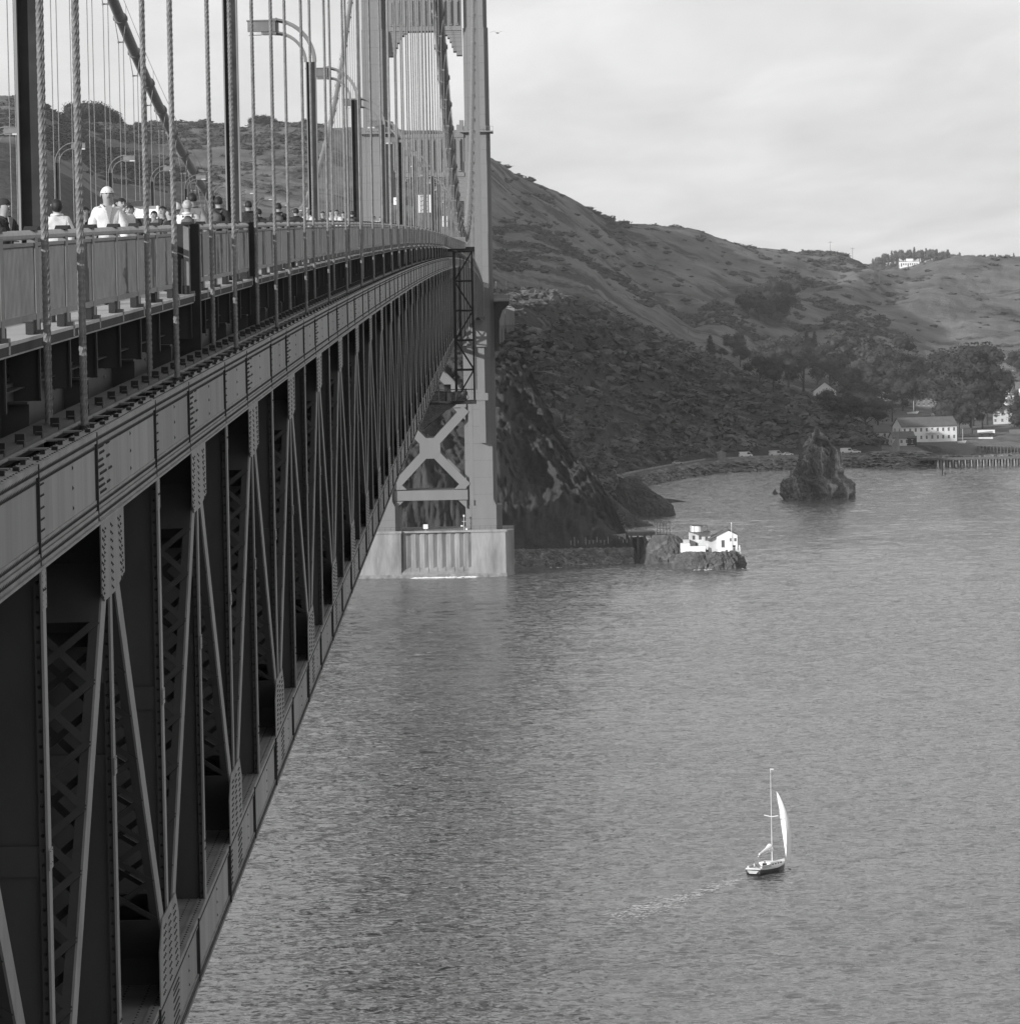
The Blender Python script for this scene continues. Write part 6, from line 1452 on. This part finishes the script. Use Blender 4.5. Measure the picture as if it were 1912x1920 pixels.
def human(pose):
    """faces +y; metres, 1.72 tall"""
    J = {}
    J['pelvis'] = (0, 0, .95, .15, .11); J['waist'] = (0, .0, 1.1, .13, .095); J['chest'] = (0, .0, 1.3, .165, .11); J['neck0'] = (0, 0, 1.43, .092, .075); J['neck'] = (0, .01, 1.49, .064, .062)
    J['chin'] = (0, .025, 1.545, .074, .078); J['head'] = (0, .015, 1.63, .098, .118); J['top'] = (0, .005, 1.70, .066, .08)
    E = [('pelvis', 'waist'), ('waist', 'chest'), ('chest', 'neck0'), ('neck0', 'neck'), ('neck', 'chin'), ('chin', 'head'), ('head', 'top')]
    for s_, sd in ((-1, 'l'), (1, 'r')):
        sw = {'walk': .22 * s_, 'stand': .03 * s_, 'phone': .02 * s_, 'lean': .05 * s_}[pose]
        J['hip' + sd] = (s_ * .09, 0, .88, .095, .095); J['knee' + sd] = (s_ * .10, sw * .6 + .03, .49, .06, .06); J['ankle' + sd] = (s_ * .10, sw * 1.25 - .03, .09, .038, .04); J['toe' + sd] = (s_ * .11, sw * 1.25 + .13, .035, .04, .028)
        J['sh' + sd] = (s_ * .17, 0, 1.37, .062, .06); aw = -sw
        if pose == 'phone' and s_ == 1: J['el' + sd] = (s_ * .24, .10, 1.20, .045, .045); J['wr' + sd] = (s_ * .10, .25, 1.40, .028, .028); hd = Vector((-.25, .1, 1)).normalized()
        elif pose == 'lean': J['el' + sd] = (s_ * .24, .12, 1.15, .045, .045); J['wr' + sd] = (s_ * .18, .33, 1.14, .028, .028); hd = Vector((0, 1, -.1)).normalized()
        else: J['el' + sd] = (s_ * .22, aw * .35 - .02, 1.13, .045, .045); J['wr' + sd] = (s_ * .23, aw * .8 + .06, .90, .028, .026); hd = Vector((0, .2, -1)).normalized()
        w_ = Vector(J['wr' + sd][:3]); side = hd.cross(Vector((s_, 0, 0))).normalized()
        c = w_ + hd * .05; J['palm' + sd] = (*c, .034, .018)
        E += [('pelvis', 'hip' + sd), ('hip' + sd, 'knee' + sd), ('knee' + sd, 'ankle' + sd), ('ankle' + sd, 'toe' + sd), ('chest', 'sh' + sd), ('sh' + sd, 'el' + sd), ('el' + sd, 'wr' + sd), ('wr' + sd, 'palm' + sd)]
        for f, (off, ln) in enumerate(((-.027, .066), (-.009, .075), (.009, .07), (.026, .056))):
            a = c + hd * .045 + side * off; b_ = a + hd * ln * .55 + Vector((-s_ * .006, 0, 0)); d_ = b_ + hd * ln * .45 + Vector((-s_ * .016, 0, 0))
            J[f'f{f}a' + sd] = (*a, .009, .009); J[f'f{f}b' + sd] = (*b_, .0085, .0085); J[f'f{f}c' + sd] = (*d_, .007, .007); E += [('palm' + sd, f'f{f}a' + sd), (f'f{f}a' + sd, f'f{f}b' + sd), (f'f{f}b' + sd, f'f{f}c' + sd)]
        a = c - side * .034 + hd * -.01; b_ = a - side * .022 + hd * .035; J['th' + sd] = (*a, .011, .011); J['tb' + sd] = (*b_, .009, .009); E += [('palm' + sd, 'th' + sd), ('th' + sd, 'tb' + sd)]
    ks = list(J); body = skin_mesh('body', [J[k] for k in ks], [(ks.index(a), ks.index(b_)) for a, b_ in E], 'skin', 1, 0)
    def folds(me, a_, s_):
        n = len(me.vertices); co = np.empty(n * 3); me.vertices.foreach_get('co', co); co = co.reshape(-1, 3); no = np.empty(n * 3); me.vertices.foreach_get('normal', no); no = no.reshape(-1, 3)
        co += no * (a_ * fbm((co[:, 0] + co[:, 2] * .6) / s_, co[:, 1] / s_, co[:, 2] / s_ * .8, 3, 5, True))[:, None]; me.vertices.foreach_set('co', co.ravel()); me.update(); return me
    def sub(keys, grow, name, mt, root, extra=()):
        kk_ = [k for k in ks if k in keys]; nd = [(*J[k][:3], J[k][3] + grow, J[k][4] + grow) for k in kk_]; ed = [(kk_.index(a), kk_.index(b_)) for a, b_ in E if a in keys and b_ in keys]
        return folds(skin_mesh(name, nd, ed, mt, 2, kk_.index(root)), .022, .11)
    parts = {'body': body}
    parts['jacket'] = sub({'pelvis', 'waist', 'chest', 'neck0', 'shl', 'shr', 'ell', 'elr', 'wrl', 'wrr'}, .026, 'jacket', 'cloth_dark', 'chest')
    parts['trousers'] = sub({'pelvis', 'hipl', 'hipr', 'kneel', 'kneer', 'anklel', 'ankler'}, .02, 'trousers', 'cloth_dark', 'pelvis')
    m = MB(); m.tube([(0, -.17, 1.40), (0, -.20, 1.34), (0, -.20, 1.12), (0, -.17, 1.04)], [.06, .13, .14, .07], 10); m.tube([(-.09, -.12, 1.40), (-.1, 0, 1.47), (-.11, .125, 1.32), (-.13, .1, 1.15)], .02, 5); m.tube([(.09, -.12, 1.40), (.1, 0, 1.47), (.11, .125, 1.32), (.13, .1, 1.15)], .02, 5); parts['backpack'] = m.mesh('backpack', M['cloth_mid'], True)
    m = MB()
    for sd in 'lr': a, t_ = J['ankle' + sd], J['toe' + sd]; m.tube([(a[0], a[1] - .06, .045), (a[0], a[1] + .02, .05), (t_[0], t_[1] - .02, .04), (t_[0], t_[1] + .05, .035)], [.04, .052, .048, .03], 8)
    parts['shoe'] = m.mesh('shoe', M['black'], True)
    hx, hy, hz = 0, .012, 1.625
    def shell(zmin, rx, ry, rz, front, name, cz=hz):
        mm_ = MB(); n1, n2 = 9, 18
        for i in range(n1 + 1):
            for k in range(n2):
                th = 2 * PI * k / n2; fy = math.cos(th); lim = zmin if fy < -.05 else front; top = PI / 2; lo_ = math.asin(max(-1, min(1, (lim - cz) / rz))); ph = top + (lo_ - top) * i / n1
                mm_.v.append((rx * math.cos(ph) * math.sin(th), hy - .01 + ry * math.cos(ph) * fy, cz + rz * math.sin(ph)))
        for i in range(n1):
            for k in range(n2): a = i * n2 + k; b_ = i * n2 + (k + 1) % n2; mm_.f.append((a, b_, b_ + n2, a + n2)); mm_.mi.append(0)
        return mm_.mesh(name, M['hair'], True)
    parts['hair'] = shell(1.575, .092, .112, .112, 1.675, 'hair'); parts['long_hair'] = shell(1.49, .098, .112, .118, 1.68, 'long_hair', 1.62); parts['hat'] = shell(1.59, .104, .122, .125, 1.65, 'knit_hat')
    m = MB(); m.tube([(0, .095, 1.655), (0, .118, 1.612), (0, .104, 1.60)], [.008, .014, .010], 6); m.tube([(-.022, .103, 1.575), (0, .108, 1.574), (.022, .103, 1.575)], .006, 5)
    for s_ in (-1, 1): m.tube([(s_ * .08, .01, 1.66), (s_ * .09, .005, 1.64), (s_ * .083, .01, 1.60)], [.01, .018, .008], 6)
    parts['face'] = m.mesh('face', M['skin'], True)
    m = MB()
    for s_ in (-1, 1): m.tube([(s_ * .032 - .012, .098, 1.643), (s_ * .032, .104, 1.644), (s_ * .032 + .012, .098, 1.643)], [.004, .010, .004], 6); m.box(s_ * .032 - .02, s_ * .032 + .02, .094, .106, 1.662, 1.671)
    m.tube([(-.024, .106, 1.577), (0, .113, 1.576), (.024, .106, 1.577)], .005, 5); parts['eyes'] = m.mesh('eyes', M['hair'], True)
    m = MB(); m.prism([(-.055, 1.46), (.055, 1.46), (.0, 1.20)], .128, .146, 'y'); m.box(-.012, .012, .10, .147, .98, 1.2); parts['shirt_front'] = m.recalc(m.mesh('shirt_front', M['skin']))
    m = MB()
    for s_ in (-1, 1): m.tube([(s_ * .09, -.03, 1.47), (s_ * .085, .06, 1.455), (s_ * .03, .135, 1.36)], [.022, .022, .012], 6)
    m.tube([(-.09, -.03, 1.47), (0, -.085, 1.475), (.09, -.03, 1.47)], .022, 6); parts['collar'] = m.mesh('collar', M['skin'], True); return parts
HP = {p: human(p) for p in ('walk', 'stand', 'phone', 'lean')}
PV = {}
def person(px, py_top, Y, rz, pose, jacket, trousers, hair, label, s=1.0, hat=None, skin='skin', a_min=5.75):
    loc = P(px, 430, Y); x = min(loc.x, -a_min); x = max(x, -8.5); z = ZSW + rise(Y)
    # height from the photograph, kept within human range
    ztop = P(px, py_top, Y).z - z; H = max(1.5, min(1.92, ztop)); k = H / 1.735
    t = empty('person', (x, Y, z), rz, label, 'person')
    def add(nm, mt, on=None):
        key = (pose, nm, mt)
        if key not in PV: me = HP[pose][nm].copy(); me.name = nm; me.materials.clear(); me.materials.append(M[mt]); PV[key] = me
        return link(nm, PV[key], on or t, None, None, (k, k, k) if on is None else None)
    b = add('body', skin); add('jacket', jacket); add('trousers', trousers); add('shoe', 'black'); add('face', skin); add('eyes', 'hair'); add('shirt_front', skin if jacket == 'cloth_white' else 'cloth_grey' if jacket == 'cloth_dark' else 'cloth_dark'); add('collar', jacket)
    add('long_hair' if hair == 'long' else 'hair', 'hair2' if hair == 'fair' else 'hair')
    if hat: add('hat', hat)
    if abs(rz) < 1 and pose == 'walk' and int(px) % 2: add('backpack', 'cloth_mid' if jacket != 'cloth_grey' else 'cloth_dark')
    return t
N_, S_ = 0, PI           # walking away, walking toward the camera
person(8, 373, 66, -2.2, 'lean', 'cloth_dark', 'cloth_dark', 'dark', 'person in a dark striped jacket and cap leaning at the left edge', hat='cloth_dark')
person(108, 373, 74, .2, 'stand', 'cloth_white', 'cloth_mid', 'long', 'person with dark curly hair and a white top seen from behind')
person(160, 387, 78, 2.9, 'walk', 'cloth_dark', 'cloth_dark', 'dark', 'smiling dark haired person in a dark jacket walking toward the camera')
person(203, 351, 72, -2.9, 'walk', 'cloth_white', 'cloth_pale', 'dark', 'person in a white knit hat and open white jacket', hat='cloth_white')
person(229, 371, 78, -2.7, 'phone', 'cloth_white', 'cloth_dark', 'dark', 'dark haired person raising a hand to the face beside the white hat')
person(245, 384, 88, 3.0, 'walk', 'cloth_dark', 'cloth_dark', 'dark', 'person in black half hidden behind the white jacket')
person(306, 386, 92, 2.8, 'walk', 'cloth_mid', 'cloth_dark', 'long', 'dark haired woman facing the camera between the suspender ropes')
person(290, 396, 100, 2.9, 'walk', 'cloth_dark', 'cloth_mid', 'dark', 'short person behind the dark haired woman')
person(331, 380, 92, .3, 'walk', 'cloth_dark', 'cloth_dark', 'dark', 'person in a white cap and dark jacket', hat='cloth_white')
person(362, 361, 90, .2, 'walk', 'cloth_grey', 'cloth_dark', 'dark', 'tall person in a plain grey jacket seen from behind')
person(381, 374, 86, .1, 'walk', 'cloth_white', 'cloth_mid', 'fair', 'fair haired person in a bright white shirt seen from behind')
person(411, 368, 98, -.3, 'walk', 'cloth_dark', 'cloth_dark', 'dark', 'tall dark figure right of the white shirt')
person(467, 376, 110, .2, 'stand', 'cloth_dark', 'cloth_dark', 'dark', 'dark haired person in black right of the lamp post')
person(486, 391, 122, .1, 'walk', 'cloth_dark', 'cloth_dark', 'dark', 'shorter dark person behind the lamp post')
person(523, 380, 122, .0, 'walk', 'cloth_dark', 'cloth_mid', 'dark', 'broad dark coated person seen from behind, third lamp bay')
person(556, 390, 135, .2, 'walk', 'cloth_dark', 'cloth_dark', 'dark', 'dark haired person just left of the second tall lamp post')
person(580, 389, 140, 3.0, 'walk', 'cloth_white', 'cloth_pale', 'fair', 'small figure all in white beside the second tall lamp post')
person(606, 396, 165, 3.0, 'walk', 'cloth_mid', 'cloth_dark', 'dark', 'small figure in grey right of the second tall lamp post')
person(622, 394, 172, 3.1, 'walk', 'cloth_white', 'cloth_dark', 'dark', 'small figure in white, left of a close group')
person(632, 393, 178, 2.9, 'walk', 'cloth_white', 'cloth_mid', 'long', 'small figure with dark hair in the middle of a close group')
person(645, 397, 185, 3.0, 'walk', 'cloth_pale', 'cloth_dark', 'dark', 'small figure in pale clothes right of a close group')
person(661, 395, 190, .0, 'walk', 'cloth_dark', 'cloth_dark', 'dark', 'small dark figure walking away past the group')
person(702, 405, 255, 3.0, 'walk', 'cloth_white', 'cloth_mid', 'dark', 'tiny pale figure far along the sidewalk')
person(714, 406, 270, 3.1, 'walk', 'cloth_pale', 'cloth_dark', 'dark', 'tiny second pale figure far along the sidewalk')
person(321, 400, 84, 1.2, 'stand', 'cloth_dark', 'cloth_pale', 'dark', 'person standing in the gap of the railing with pale trousers')
# crew of the yacht
for i, (x, y, mt, lab) in enumerate(((-.55, -3.2, 'cloth_white', 'person in white sitting at the stern of the yacht'), (.55, -2.3, 'cloth_dark', 'person in dark clothes sitting by the yacht cabin'))):
    R3 = Matrix.Rotation(YH, 3, 'Z'); q = R3 @ Vector((x, y, 0)); t = empty('person', (bp.x + q.x, bp.y + q.y, .62), YH + 1.2 * (1 if i else -1), lab, 'person')
    for nm, mm_ in (('body', 'skin'), ('jacket', mt), ('hair', 'hair')):
        key = ('stand', nm, mm_)
        if key not in PV: me = HP['stand'][nm].copy(); me.name = nm; me.materials.clear(); me.materials.append(M[mm_]); PV[key] = me
    sit = skin_mesh('body', [(0, 0, .45, .15, .12), (0, 0, .62, .13, .1), (0, 0, .82, .17, .11), (0, .01, 1.0, .055, .055), (0, .02, 1.1, .085, .1), (0, .02, 1.2, .06, .07), (-.1, .4, .48, .07, .07), (-.1, .45, .1, .05, .05), (.1, .4, .48, .07, .07), (.1, .45, .1, .05, .05), (-.19, 0, .92, .06, .06), (-.24, .12, .65, .045, .045), (-.1, .3, .6, .035, .035), (.19, 0, .92, .06, .06), (.24, .12, .65, .045, .045), (.1, .3, .6, .035, .035)],
                    [(0, 1), (1, 2), (2, 3), (3, 4), (4, 5), (0, 6), (6, 7), (0, 8), (8, 9), (2, 10), (10, 11), (11, 12), (2, 13), (13, 14), (14, 15)], 'skin', 1)
    link('body', sit, t)
    jk = skin_mesh('jacket', [(0, 0, .5, .16, .13), (0, 0, .62, .15, .12), (0, 0, .82, .19, .13), (-.19, 0, .92, .08, .08), (-.24, .12, .65, .06, .06), (.19, 0, .92, .08, .08), (.24, .12, .65, .06, .06)], [(0, 1), (1, 2), (2, 3), (3, 4), (2, 5), (5, 6)], mt, 1); link('jacket', jk, t)
    hme = PV[('stand', 'hair', 'hair')]; link('hair', hme, t, (0, 0, -.52))

# ------------------------------------------------------------------ air
HAZE = 0.00005
if HAZE:
    hb_ = MB(); hb_.box(-3500, 3500, -600, 6700, -9.5, 232); hz = bpy.data.materials.new('air'); hz.use_nodes = True; hn = hz.node_tree; hn.nodes.clear()
    ho = N(hn, 'ShaderNodeOutputMaterial'); pv = N(hn, 'ShaderNodeVolumePrincipled'); pv.inputs['Color'].default_value = (.95, .95, .95, 1); pv.inputs['Density'].default_value = HAZE; pv.inputs['Anisotropy'].default_value = .2
    hn.links.new(pv.outputs[0], ho.inputs['Volume']); o = hb_.build('haze', hz); o['kind'] = 'stuff'; o.display_type = 'WIRE'
